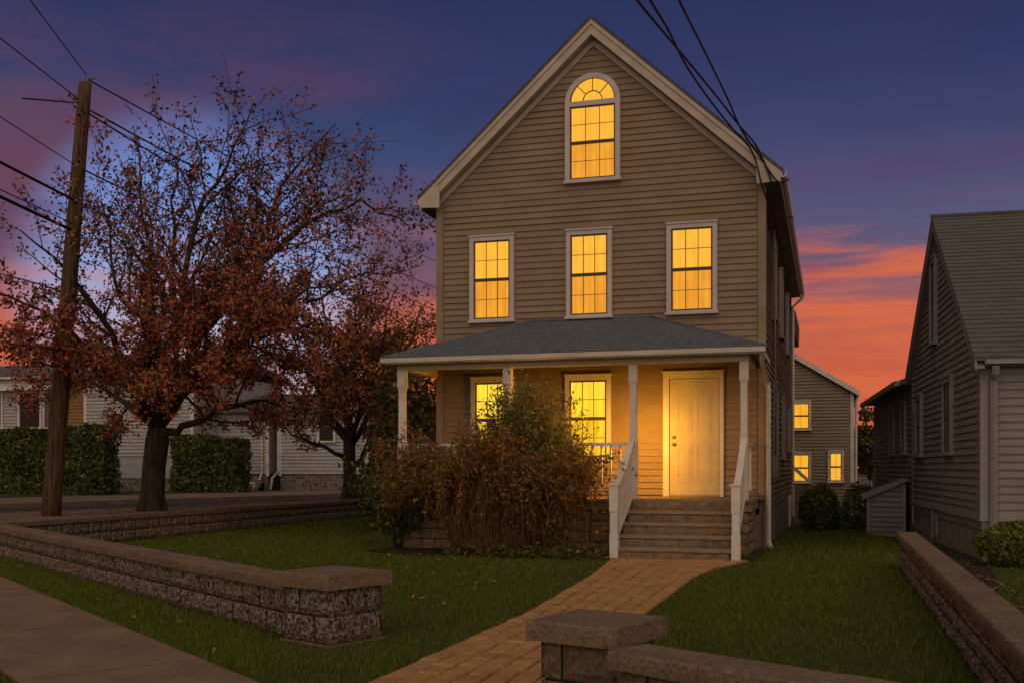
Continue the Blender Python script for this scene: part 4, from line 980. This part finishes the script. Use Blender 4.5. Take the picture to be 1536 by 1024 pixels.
# ------------------------------------------------------------------ utility pole and wires
pb = at_ground(76, 773, .44); pt = at_Y(128, 125, pb.y)
U = thing('utility_pole', 'weathered brown wooden utility pole leaning right at the left edge', 'utility pole', (pb.x, pb.y, .44))
mb = MB(); K = 14; pts = [pb.lerp(pt, i / K) for i in range(K + 1)]; pts[0] = pb - Vector((0, 0, .2))
mb.tube(pts, [.21 - .075 * i / K + random.uniform(-.004, .004) for i in range(K + 1)], 14); mb.build('pole', M['polewood'], U)
mb = MB(); q = pt - Vector((0, 0, .35)); mb.tube([q + Vector((-.13, -.02, 0)), q + Vector((-.32, -.04, .06))], .025, 6); mb.tube([q + Vector((-.25, -.04, .0)), q + Vector((-.25, -.04, .12))], .04, 8); mb.build('bracket', M['metal'], U)
mb = MB(); mb.tube([pt + Vector((.05, 0, -.02)), pt + Vector((.05, 0, .1))], .03, 8); mb.tube([pt + Vector((.05, 0, .09)), pt + Vector((.3, -.02, .06))], .018, 6); mb.build('insulator', M['metal'], U)
def wire(name, label, A, B, sag, r, group, cat='wire', ext=0.0):
    A = Vector(A); B = Vector(B)
    if ext: A = A + (A - B).normalized() * ext
    n = 22; mb = MB(); P = []
    for i in range(n + 1):
        t = i / n; p = A.lerp(B, t); p = Vector(p); p.z -= sag * 4 * t * (1 - t); P.append(p)
    o = MB(); o.tube([p - A for p in P], r, 5); ob = o.build(name, M['wire'], None); ob.location = A
    return tag(ob, label, cat, group)
dp = pb.x * -SA + pb.y * CA     # pole depth
G1 = 'overhead lines at the utility pole'
def level_pt(u, v, pv): return at_depth(u, v, (pole_at(pv).z - EYE) * FPX / (700 - v))
def pole_at(v): t = (773 - v) / (773 - 125); return pb.lerp(pt, t)
wire('power_line', 'thin wire rising steeply to the top left corner from the pole top', level_pt(50, 3, 112), pole_at(112), .12, .012, G1, ext=30)
wire('power_line', 'wire from the left edge down to the bracket just under the pole top', level_pt(-40, 22, 150), pole_at(150) + Vector((-.1, 0, 0)), .1, .013, G1, ext=30)
wire('power_line', 'thin wire meeting the pole a fifth of the way down from the left edge', level_pt(-60, 130, 250), pole_at(250), .15, .011, G1, ext=30)
wire('power_line', 'thick upper cable crossing the left edge below the thin wires', level_pt(-60, 208, 300), pole_at(300), .12, .03, G1, ext=30)
wire('power_line', 'thin slack wire between the two thick cables at the left edge', level_pt(-60, 250, 335), pole_at(335), .15, .012, G1, ext=30)
wire('power_line', 'thick lower cable crossing the left edge, lowest of the cables', level_pt(-60, 262, 345), pole_at(345), .12, .034, G1, ext=30)
wire('power_line', 'short stub wire reaching left from the bracket near the pole top', at_depth(33, 148, dp - 2.2), pole_at(155), .0, .016, G1)
wire('power_line', 'upper wire from the pole top passing above the red tree towards the house', pole_at(118), at_depth(690, 407, 75), .25, .018, G1, ext=0)
wire('power_line', 'middle wire running from the pole behind the tree to the house corner', pole_at(160), at_depth(690, 446, 75), .3, .022, G1)
wire('power_line', 'lower wire running from the pole through the crown to the house', pole_at(165), at_depth(690, 478, 75), .5, .02, G1)
wire('power_line', 'lowest wire passing behind the crowns just above the porch roof corner', pole_at(250), at_depth(700, 503, 75), .4, .02, G1)
G2 = 'service cables to the tan house'
e1 = Vector((-1.28, YRK - .08, 6.93)); e2 = Vector((-1.22, YRK - .06, 7.02))
def cable(label, v0, mid, end):
    P = [at_depth(*v0)] + [at_depth(*m) for m in mid] + [Vector(e) for e in end]
    P = [P[0] + (P[0] - P[1]) * 8] + P
    # smooth
    out = []
    for i in range(len(P) - 1):
        for k in range(6):
            t = k / 6; p0 = P[max(i - 1, 0)]; p1 = P[i]; p2 = P[i + 1]; p3 = P[min(i + 2, len(P) - 1)]
            out.append(.5 * ((2 * p1) + (p2 - p0) * t + (2 * p0 - 5 * p1 + 4 * p2 - p3) * t * t + (3 * p1 - p0 - 3 * p2 + p3) * t ** 3))
    out.append(P[-1]); A = out[0].copy(); o = MB(); o.tube([p - A for p in out], .016, 5); ob = o.build('service_cable', M['wire']); ob.location = A
    return tag(ob, label, 'cable', G2)
cable('leftmost black service cable, entering from the top edge nearest the gable peak', (905, -70, 11), [(955, 0, 12.5), (1020, 78, 14.6), (1075, 145, 16.7), (1110, 190, 18.2)], [at_depth(1136, 222, 19.1), (-1.02, YRK - .09, 6.66), (-.98, YRK + .15, 6.4), (-.96, 20.9, 6.35), (-.72, 22.4, 6.6)])
cable('middle black service cable, converging with the leftmost one above the gable slope', (930, -85, 11), [(975, 0, 12.5), (1002, 45, 13.6), (1030, 100, 15.2), (1068, 155, 17.0)], [at_depth(1100, 195, 18.4), at_depth(1128, 228, 19.05), (-1.17, YRK - .1, 6.55), (-1.06, YF - .1, 6.2), (-1.08, YF + .3, 5.9)])
cable('rightmost black service cable, standing apart and steepest over the gable slope', (980, -85, 11), [(1018, 0, 12.6), (1058, 80, 14.8), (1092, 150, 17.0)], [at_depth(1112, 195, 18.3), at_depth(1140, 236, 19.1), (-.9, YRK - .09, 6.62), (-.72, YRK + .2, 6.72)])

# ------------------------------------------------------------------ shrubs in front of the porch
WC = Vector((-5.62, 17.25, 0))
def weeping():
    root = thing('weeping_shrub', 'big weeping brown shrub with drooping twigs in front of the porch', 'shrub', (WC.x, WC.y, 0))
    rr = random.Random(5); V1 = MB(); V2 = MB(); C = []
    for k in range(1250):
        a = rr.uniform(0, 2 * PI); rad = math.sqrt(rr.random())
        ex = math.cos(a) * rad * 1.9; ey = math.sin(a) * rad * .95
        if ex > 1.9: ex *= .95
        hgt = (2.0 - .5 * (abs(ex) / 2.0) ** 2 - .1 * abs(ey)) * rr.uniform(.7, 1.08) + .16 * math.sin(ex * 4.1 + 1) + .1 * math.sin(ex * 9 + ey * 5)
        st = Vector((ex * .25 + rr.gauss(0, .1), ey * .25, .05)); ap = Vector((ex * .72, ey * .72, hgt)); en = Vector((ex * 1.1 + rr.gauss(0, .13), ey * 1.12 + rr.gauss(0, .09), hgt * (rr.uniform(.06, .95) if ex > -.6 else rr.uniform(.35, 1.05))))
        if rr.random() < .25: en = Vector((ex * 1.22 + rr.gauss(0, .12), ey * 1.25 + rr.gauss(0, .1), hgt * rr.uniform(.55, 1.12)))
        pts = []
        for i in range(9):
            t = i / 8
            c1 = Vector((ap.x * .9, ap.y * .9, hgt * 1.12)); c2 = Vector((en.x * 1.0, en.y * 1.0, hgt * 1.02))
            p = st * (1 - t) ** 3 + c1 * 3 * t * (1 - t) ** 2 + c2 * 3 * t * t * (1 - t) + en * t ** 3
            w_ = .014 + .05 * t; p += Vector((rr.gauss(0, w_), rr.gauss(0, w_), rr.gauss(0, .03))); pts.append(WC + p)
        (V2 if rr.random() < .22 else V1).tube(pts, [.008, .007, .006, .0055, .005, .0045, .004, .0035, .003], 3, cap=False)
        for i in range(3, 9):
            m = 9 if i < 7 else 5
            for q in range(m):
                if rr.random() < (.66 if pts[i].z > .95 else .3): C.append(pts[i].lerp(pts[i - 1], rr.random()) + Vector((rr.gauss(0, .03), rr.gauss(0, .03), rr.gauss(0, .03))))
    V1.build('twigs', M['twig'], root); V2.build('bare_twigs', M['twig2'], root)
    C = np.array([tuple(c) for c in C]); Vv, F = leaf_quads(C, .034, aspect=2.2); mi = RNG.choice(3, size=len(F), p=[.5, .2, .3])
    fastmesh('leaves', Vv, F, [M['leaf_weep'], M['leaf_orange'], M['leaf_olive']], root, mi)
weeping()
def upright():
    c = at_Y(790, 700, 17.75); base = Vector((c.x, 17.75, 0))
    root = thing('upright_shrub', 'tall grey-green leafy shrub rising behind the weeping one beside the porch window', 'shrub', tuple(base))
    rr = random.Random(9); tw = MB(); C = []
    for k in range(230):
        ex = rr.gauss(.02, .47); ey = rr.gauss(0, .2); h = (3.2 - 1.0 * abs(ex) ** 1.4) * rr.uniform(.66, 1.0)
        if ex > .9 or ex < -.95: h *= .8
        st = base + Vector((ex * .2, ey * .3, 0)); pts = []
        for i in range(7):
            t = i / 6; pts.append(st + Vector((ex * 1.25 * t ** 1.3 + rr.gauss(0, .03), min(ey, .25) * t + rr.gauss(0, .03), h * t)))
        tw.tube(pts, [.011, .009, .008, .006, .005, .004, .003], 4, cap=False)
        for i in range(2, 7):
            for q in range(14):
                C.append(pts[i].lerp(pts[i - 1], rr.random()) + Vector((rr.gauss(0, .07), rr.gauss(0, .06), rr.gauss(0, .06))))
    # a right-hand leafy lobe hanging before the railing
    for k in range(70):
        ex = rr.gauss(.82, .2); h = rr.uniform(1.0, 1.95) - .25 * abs(ex - .82); st = base + Vector((.35, -.1, 0)); pts = [st.lerp(base + Vector((ex, rr.gauss(-.15, .15), h)), t / 5) + Vector((0, 0, .25 * math.sin(PI * t / 5))) for t in range(6)]
        tw.tube(pts, [.009, .008, .007, .006, .004, .003], 4, cap=False)
        for i in range(2, 6):
            for q in range(20): C.append(pts[i].lerp(pts[i - 1], rr.random()) + Vector((rr.gauss(0, .08), rr.gauss(0, .08), rr.gauss(0, .08))))
    # a left leafy spray before the lit window
    for k in range(30):
        ex = rr.gauss(-.62, .13); h = rr.uniform(1.9, 2.38) - .2 * abs(ex + .62); st = base + Vector((-.2, 0, 1.2)); pts = [st.lerp(base + Vector((ex, rr.gauss(-.1, .1), h)), t / 4) for t in range(5)]
        tw.tube(pts, [.008, .007, .006, .004, .003], 4, cap=False)
        for i in range(2, 5):
            for q in range(7): C.append(pts[i] + Vector((rr.gauss(0, .06), rr.gauss(0, .06), rr.gauss(0, .05))))
    tw.build('stem', M['twig'], root)
    C = np.array([tuple(c) for c in C]); V, F = leaf_quads(C, .042, aspect=2.0); mi = RNG.choice(2, size=len(F), p=[.72, .28])
    fastmesh('foliage', V, F, [M['leaf_sage'], M['leaf_bright']], root, mi)
upright()
SB = at_ground(600, 797, 0)
bush('evergreen_shrub', 'small dark evergreen bush at the left end of the porch', 'shrub', at_Y(600, 752, 18.3), (.62, .6, .62), 3000, .06, [M['leaf_hedge'], M['leaf_box']], [.75, .25], 3, amp=.3)
bush('evergreen_shrub', 'tall olive shrub seen through the open left end of the porch', 'shrub', (-10.4, 25.6, 2.0), (1.25, 1.1, 2.2), 6500, .10, [M['leaf_olive'], M['leaf_hedge'], M['leaf_brown']], [.5, .35, .15], 4, amp=.3, lo=.3)
bush('evergreen_shrub', 'dark loose shrub just left of the porch corner post', 'shrub', (-9.75, 22.3, .95), (.75, .7, 1.15), 3200, .075, [M['leaf_hedge'], M['leaf_olive']], [.7, .3], 8, amp=.35, lo=.3)
bush('boxwood', 'rounded green boxwood at the front corner of the grey neighbour house', 'shrub', (2.72, 17.45, .33), (.62, .5, .36), 4200, .04, [M['leaf_box'], M['leaf_bright']], [.8, .2], 6, amp=.05, lo=.75)
bush('boxwood', 'round dark shrub at the back of the lawn, close to the tan house', 'shrub', (-.28, 29.4, .35), (.54, .5, .72), 3600, .06, [M['leaf_box'], M['leaf_hedge']], [.6, .4], 12, amp=.07, lo=.75, ground=-.2)
bush('boxwood', 'rounded light green shrub at the back, between the dark one and the hatch', 'shrub', (.82, 30.2, .32), (.52, .5, .72), 3600, .06, [M['leaf_bright'], M['leaf_box']], [.6, .4], 13, amp=.1, lo=.7, ground=-.22)
bush('low_shrub', 'low scrappy green plants between the two round back shrubs', 'shrub', (.3, 30.0, -.05), (.3, .3, .28), 700, .06, [M['leaf_box'], M['leaf_bright']], [.6, .4], 14, amp=.3, lo=.2, ground=-.22)
def back_tree(label, x, y, h, r, n, seed):
    root = thing('tree', label, 'tree', (x, y, -.3)); T = MB(); T.tube([(x, y, -.5), (x + .05, y, h * .3), (x, y, h * .7)], [.16, .12, .05], 8)
    for k in range(7):
        a = k * 2.4; T.tube([(x, y, h * .3 + .05 * k * h * .3), (x + math.cos(a) * r * .7, y + math.sin(a) * r * .7, h * .55 + .04 * k * h)], [.05, .015], 5)
    T.build('trunk', M['bark'], root); C = []
    rr = np.random.default_rng(seed)
    for k in range(26):
        c = np.array([x, y, h * .58]) + rr.normal(size=3) * np.array([r * .5, r * .5, h * .2]); P, D = in_ellipsoid_shell(n // 26, c, (r * .36, r * .36, r * .33), .2); C.append(P)
    C = np.concatenate(C); V, F = leaf_quads(C, .13); fastmesh('crown', V, F, [M['leaf_hedge'], M['leaf_box']], root, RNG.choice(2, size=len(F), p=[.7, .3]))
back_tree('dark leafy tree in the gap beyond the back house', 1.75, 52, 4.1, 1.15, 4500, 3)
# far picket fence beside the back house
mb = MB()
for i in range(26): mb.box(1.02 + i * .14, 1.12 + i * .14, 46.0, 46.025, -.4, .95 + (.04 if i % 2 else 0))
mb.box(1.0, 4.7, 46.026, 46.06, .1, .18); mb.box(1.0, 4.7, 46.026, 46.06, .65, .73)
o = mb.build('picket_fence', M['greytrim'], off=Vector((1, 46, -.3))); tag(o, 'grey picket fence beside the back house under the far tree', 'fence')

# mulch bed, ground cover
mb = MB(); K = 26
pl = [(WC.x + .1 + 2.35 * math.cos(2 * PI * k / K) * (1 + .05 * math.sin(3 * k)), 17.45 + .78 * math.sin(2 * PI * k / K), .012) for k in range(K)]
mb.add([(WC.x, 17.45, .03)] + pl, [(0, 1 + k, 1 + (k + 1) % K) for k in range(K)]); tag(mb.build('mulch_bed', M['mulch']), kind='structure')
mb = MB(); mb.add([(1.28, 9.0, .012), (1.28, 16.8, .012), (2.0, 23, .012), (2.34, 18.25, .012), (2.2, 16.0, .012), (1.6, 11, .012)], [(5, 4, 3, 2, 1, 0)][0:1]); mb.f = [f[::-1] for f in mb.f]; tag(mb.build('soil_bed', M['mulch']), kind='structure')
n = 3600; P = np.stack([RNG.uniform(-6.2, -3.45, n), RNG.uniform(16.55, 17.4, n), RNG.uniform(.02, .16, n)], 1); P[:, 2] *= (0.5 + .8 * np.abs(np.sin(P[:, 0] * 5.1 + P[:, 1] * 3)))
V, F = leaf_quads(P, .045, up_bias=1.0); tag(fastmesh('ground_cover', V, F, [M['leaf_hedge'], M['leaf_box'], M['leaf_olive']], None, RNG.choice(3, size=len(F), p=[.5, .3, .2])), 'low leafy ground cover under the weeping shrub', 'plants', kind='stuff')
# fallen leaves
n = 650; P = np.stack([RNG.uniform(-13, -3.8, n), RNG.uniform(6, 17, n), np.full(n, .05)], 1); npd = .6 * P[:, 0] + .8 * P[:, 1]; P = P[(npd > 3.0) & ((npd < 3.45) | (npd > 4.2))]
n2 = 260; Q = np.stack([RNG.uniform(1.3, 2.1, n2), RNG.uniform(11, 18, n2), np.full(n2, .03)], 1); n3 = 900; Q2 = np.stack([RNG.uniform(-17, -13.9, n3), RNG.uniform(18, 28, n3), np.full(n3, .455)], 1)
P = np.concatenate([P, Q, Q2]); V, F = leaf_quads(P, .045, up_bias=4.0)
tag(fastmesh('fallen_leaves', V, F, [M['leaf_brown'], M['leaf_orange'], M['leaf_olive']], None, RNG.choice(3, size=len(F), p=[.5, .25, .25])), 'scattered fallen leaves on the grass and pavement', 'leaves', kind='stuff')

# ------------------------------------------------------------------ grass
def grass():
    zones = [  # x0,x1,y0,y1,density,height,width
        (-7.0, 1.05, 5.0, 9.0, 2300, .036, .007), (-13.4, 1.05, 9.0, 13.0, 1500, .04, .009), (-13.5, 1.05, 13.0, 18.2, 850, .045, .012),
        (-13.5, -7.7, 18.2, 24, 420, .06, .016), (-13.5, -7.7, 24, 33, 170, .07, .025), (-1.1, 1.9, 18.2, 24, 500, .06, .016), (-1.1, 1.6, 24, 33, 260, .07, .025),
        (1.28, 4.5, 8, 18.2, 500, .05, .012)]
    VV = []
    for (x0, x1, y0, y1, den, hh, w) in zones:
        n = int((x1 - x0) * (y1 - y0) * den); x = RNG.uniform(x0, x1, n); y = RNG.uniform(y0, y1, n); keep = np.ones(n, bool)
        npd = .6 * x + .8 * y; tt = -.8 * x + .6 * y; wob = .035 * np.sin(tt * 7.3) + .025 * np.sin(tt * 17.1 + 1) + RNG.normal(0, .012, n); keep &= ~((npd > SW0 + wob + .02) & (npd < SW1 - .045 + wob)); keep &= npd > 1.0
        pl = np.interp(y, [3, 6.7, 10.3, 14, 17.05], [-3.0, -3.03, -2.95, -3.12, -3.42]); pr = np.interp(y, [3, 6.7, 11.1, 14.4, 15.6, 16.5, 17.05], [-1.78, -1.76, -1.78, -1.74, -1.62, -1.38, -1.2])
        e = RNG.normal(0, .018, n); keep &= ~((x > pl + e) & (x < pr + e) & (y < 17.05))
        keep &= ~((y > 16.95) & (x > -7.9) & (x < -1.12) & (y < 34)); keep &= ~(((x - WC.x - .1) / 2.3) ** 2 + ((y - 17.45) / .74) ** 2 < 1)
        # view cone
        r = x * CA + y * SA; d = -x * SA + y * CA; keep &= (np.abs(r / d) < .53)
        # walls
        for (a, b, t) in (((-4.48, 8.42), (-13.95, 15.02), .13), ((-1.06, 5.72), (1.02, 4.52), .13)):
            a = np.array(a); b = np.array(b); dv = (b - a) / np.linalg.norm(b - a); q = np.stack([x, y], 1) - a; al = q @ dv; pp = np.abs(q @ np.array([dv[1], -dv[0]])); keep &= ~((pp < t) & (al > 0) & (al < np.linalg.norm(b - a)))
        keep &= ~((np.abs(x - 1.09) < .13) & (y < 16.8)); keep &= ~((np.hypot(x + 4.14, y - 8.36) < .34) | (np.hypot(x + 1.33, y - 6.2) < .3))
        keep &= ~((x > 1.25) & (x < np.interp(y, [9, 11, 16, 18.25, 23], [1.3, 1.6, 2.2, 2.34, 2.0])) & (y > 9))
        keep &= ~((x > 2.2) & (y > 18.2)) & ~((x > .85) & (y > 26.6))
        x = x[keep]; y = y[keep]; n = len(x)
        cl = .5 + .5 * np.sin(x * 3.1 + 1.7 * np.sin(y * 2.3)) * np.sin(y * 2.7 + np.sin(x * 1.9)); big = RNG.uniform(size=n) < .015 + .02 * (cl > .8)
        tall = (RNG.uniform(.55, 1.25, n) * (.75 + .5 * cl)) * np.where(big, 1.9, 1.0)
        npd = .6 * x + .8 * y; tall *= np.where((npd > 2.9) & (npd < 3.75) & (x < -4), 1.5, 1.0)
        edge = np.clip(1 - (.95 - x) / .5, 0, 1) * (x < .98); tall *= 1 + .8 * edge
        z = np.array([terr(a, b) for a, b in zip(x, y)]); az = RNG.uniform(0, 2 * PI, n); la = RNG.uniform(0, 2 * PI, n); lean = RNG.uniform(.1, .8, n) * hh * tall
        wv = np.stack([np.cos(az), np.sin(az), np.zeros(n)], 1) * (w * RNG.uniform(.7, 1.3, n))[:, None] / 2; b = np.stack([x, y, z - .004], 1)
        tip = b + np.stack([np.cos(la) * lean, np.sin(la) * lean, hh * tall], 1)
        VV.append(np.stack([b - wv, b + wv, tip], 1).reshape(-1, 3))
    V = np.concatenate(VV); F = np.arange(len(V)).reshape(-1, 3); print('GRASS', len(F))
    tag(fastmesh('grass', V, F, M['grass']), 'short green lawn grass', 'grass', kind='stuff')
grass()

# ------------------------------------------------------------------ light
W = bpy.data.worlds.new('World'); SC.world = W; W.use_nodes = True
nt = W.node_tree; N = nt.nodes; L = nt.links; bg = N['Background']
tc = N.new('ShaderNodeTexCoord'); sx = N.new('ShaderNodeSeparateXYZ'); L.new(tc.outputs['Generated'], sx.inputs[0])
def ramp(stops, inp):
    r = N.new('ShaderNodeValToRGB'); e = r.color_ramp.elements
    while len(e) > 1: e.remove(e[-1])
    e[0].position = stops[0][0]; e[0].color = (*stops[0][1], 1)
    for p, c in stops[1:]: x = e.new(p); x.color = (*c, 1)
    L.new(inp, r.inputs[0]); return r.outputs[0]
def s2l(r, g, b): f = lambda c: ((c / 255 + .055) / 1.055) ** 2.4 if c > 10 else c / 255 / 12.92; return (f(r), f(g), f(b))
def math_(op, a, b=None, c=None, clamp=False):
    m = N.new('ShaderNodeMath'); m.operation = op; m.use_clamp = clamp
    for i, v in enumerate((a, b, c)):
        if v is None: continue
        if isinstance(v, (int, float)): m.inputs[i].default_value = v
        else: L.new(v, m.inputs[i])
    return m.outputs[0]
def mixc(f, a, b):
    m = N.new('ShaderNodeMix'); m.data_type = 'RGBA'; m.clamp_factor = True
    L.new(f, m.inputs[0])
    for i, v in ((6, a), (7, b)):
        if isinstance(v, tuple): m.inputs[i].default_value = (*v, 1)
        else: L.new(v, m.inputs[i])
    return m.outputs[2]
def noise(scale, sc, detail=5, rough=.55, off=(0, 0, 0), dist=0.0):
    mp = N.new('ShaderNodeMapping'); mp.inputs['Scale'].default_value = sc; mp.inputs['Location'].default_value = off; L.new(tc.outputs['Generated'], mp.inputs[0])
    n = N.new('ShaderNodeTexNoise'); n.inputs['Scale'].default_value = scale; n.inputs['Detail'].default_value = detail; n.inputs['Roughness'].default_value = rough; n.inputs['Distortion'].default_value = dist
    L.new(mp.outputs[0], n.inputs['Vector']); return n.outputs['Fac']
def dotdir(u, v):
    d = ray(u, v).normalized(); m = N.new('ShaderNodeVectorMath'); m.operation = 'DOT_PRODUCT'; L.new(tc.outputs['Generated'], m.inputs[0]); m.inputs[1].default_value = d; return m.outputs['Value']
def mr(v, a, b, c=0., d=1.):
    r = N.new('ShaderNodeMapRange'); r.interpolation_type = 'SMOOTHSTEP'
    for i, x in enumerate((a, b, c, d)): r.inputs[i + 1].default_value = x
    L.new(v, r.inputs[0]); return r.outputs[0]
z = sx.outputs['Z']
base = ramp([(0, s2l(208, 88, 42)), (.06, s2l(206, 94, 56)), (.125, s2l(192, 98, 76)), (.17, s2l(130, 94, 108)), (.21, s2l(88, 90, 122)), (.28, s2l(62, 74, 114)), (.34, s2l(48, 60, 102)), (.42, s2l(39, 49, 88)), (.7, s2l(30, 36, 75)), (1, s2l(22, 26, 58))], z)
left = mr(dotdir(140, 200), math.cos(.36), math.cos(.04)); 
n1 = noise(2.1, (1, 1, 3.2), 6, .6, (3.1, 1.2, 0)); nz = mr(n1, .43, .58)
pinkf = math_('MULTIPLY', math_('MULTIPLY', nz, math_('MULTIPLY', mr(z, .46, .2), mr(z, .07, .2))), math_('MULTIPLY_ADD', left, .8, .14))
c = mixc(pinkf, base, s2l(108, 66, 84))
# lilac-blue break in the cloud low on the left
lb = mr(dotdir(300, 430), math.cos(.17), math.cos(.10)); n2 = noise(3.0, (1, 1, 2.2), 4, .5, (0, 4, 1))
c = mixc(math_('MULTIPLY', lb, math_('MULTIPLY_ADD', n2, .5, .55)), c, ramp([(0, s2l(196, 188, 196)), (.12, s2l(178, 186, 218)), (.22, s2l(124, 160, 226)), (.33, s2l(96, 124, 196))], z))
# orange streaks
n3 = noise(2.4, (1, 1, 13), 6, .6, (.5, .2, .9), .4); st = math_('MULTIPLY', mr(n3, .43, .58), math_('MULTIPLY', mr(z, .01, .06), mr(z, .24, .17)))
right = mr(dotdir(1330, 480), math.cos(.5), math.cos(.1))
c = mixc(math_('MULTIPLY', st, math_('MULTIPLY_ADD', right, .65, .3)), c, s2l(216, 106, 70))
n4 = noise(2.0, (1, 1, 11), 5, .6, (7.3, 2.2, 5.4), .3); st2 = math_('MULTIPLY', mr(n4, .5, .66), math_('MULTIPLY', mr(z, .03, .08), mr(z, .36, .2)))
c = mixc(math_('MULTIPLY', st2, .55), c, s2l(92, 70, 108))
n5 = noise(1.5, (1, 1, 2.5), 6, .6, (1.3, 8.2, 2.4)); c = mixc(math_('MULTIPLY', mr(n5, .46, .64), math_('MULTIPLY', .42, mr(z, .2, .34))), c, s2l(48, 44, 78))
# warm fill tone added to the unseen sky behind and beside the camera
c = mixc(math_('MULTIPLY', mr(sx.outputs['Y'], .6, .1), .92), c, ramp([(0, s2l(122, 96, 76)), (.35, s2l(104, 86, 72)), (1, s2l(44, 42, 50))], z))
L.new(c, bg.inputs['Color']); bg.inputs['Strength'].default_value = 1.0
sun_d = bpy.data.lights.new('sun', 'SUN'); sun = bpy.data.objects.new('sun', sun_d); COL.objects.link(sun)
sun_d.energy = 1.38; sun_d.angle = math.radians(100); sun_d.color = (1.0, .8, .59)
az = math.radians(15)   # afterglow from behind the camera, a little to its left
el = math.radians(40)
dirv = Vector((math.sin(az) * math.cos(el), -math.cos(az) * math.cos(el), math.sin(el)))
sun.rotation_euler = dirv.to_track_quat('Z', 'Y').to_euler(); sun.location = dirv * 60
pl_d = bpy.data.lights.new('porch_bulb_light', 'POINT'); pl_o = bpy.data.objects.new('porch_bulb_light', pl_d); COL.objects.link(pl_o)
pl_o.location = (lx, ly + .002, lz + .0); pl_d.energy = 215; pl_d.color = (1, .44, .022); pl_d.shadow_soft_size = .03
SC.view_settings.view_transform = 'Standard'; SC.view_settings.look = 'None'; SC.view_settings.exposure = 0; SC.view_settings.gamma = 1
SC.cycles.use_denoising = True
SC.cycles.max_bounces = 6
for o in list(bpy.data.objects):
    if '_local' in o: del o['_local']
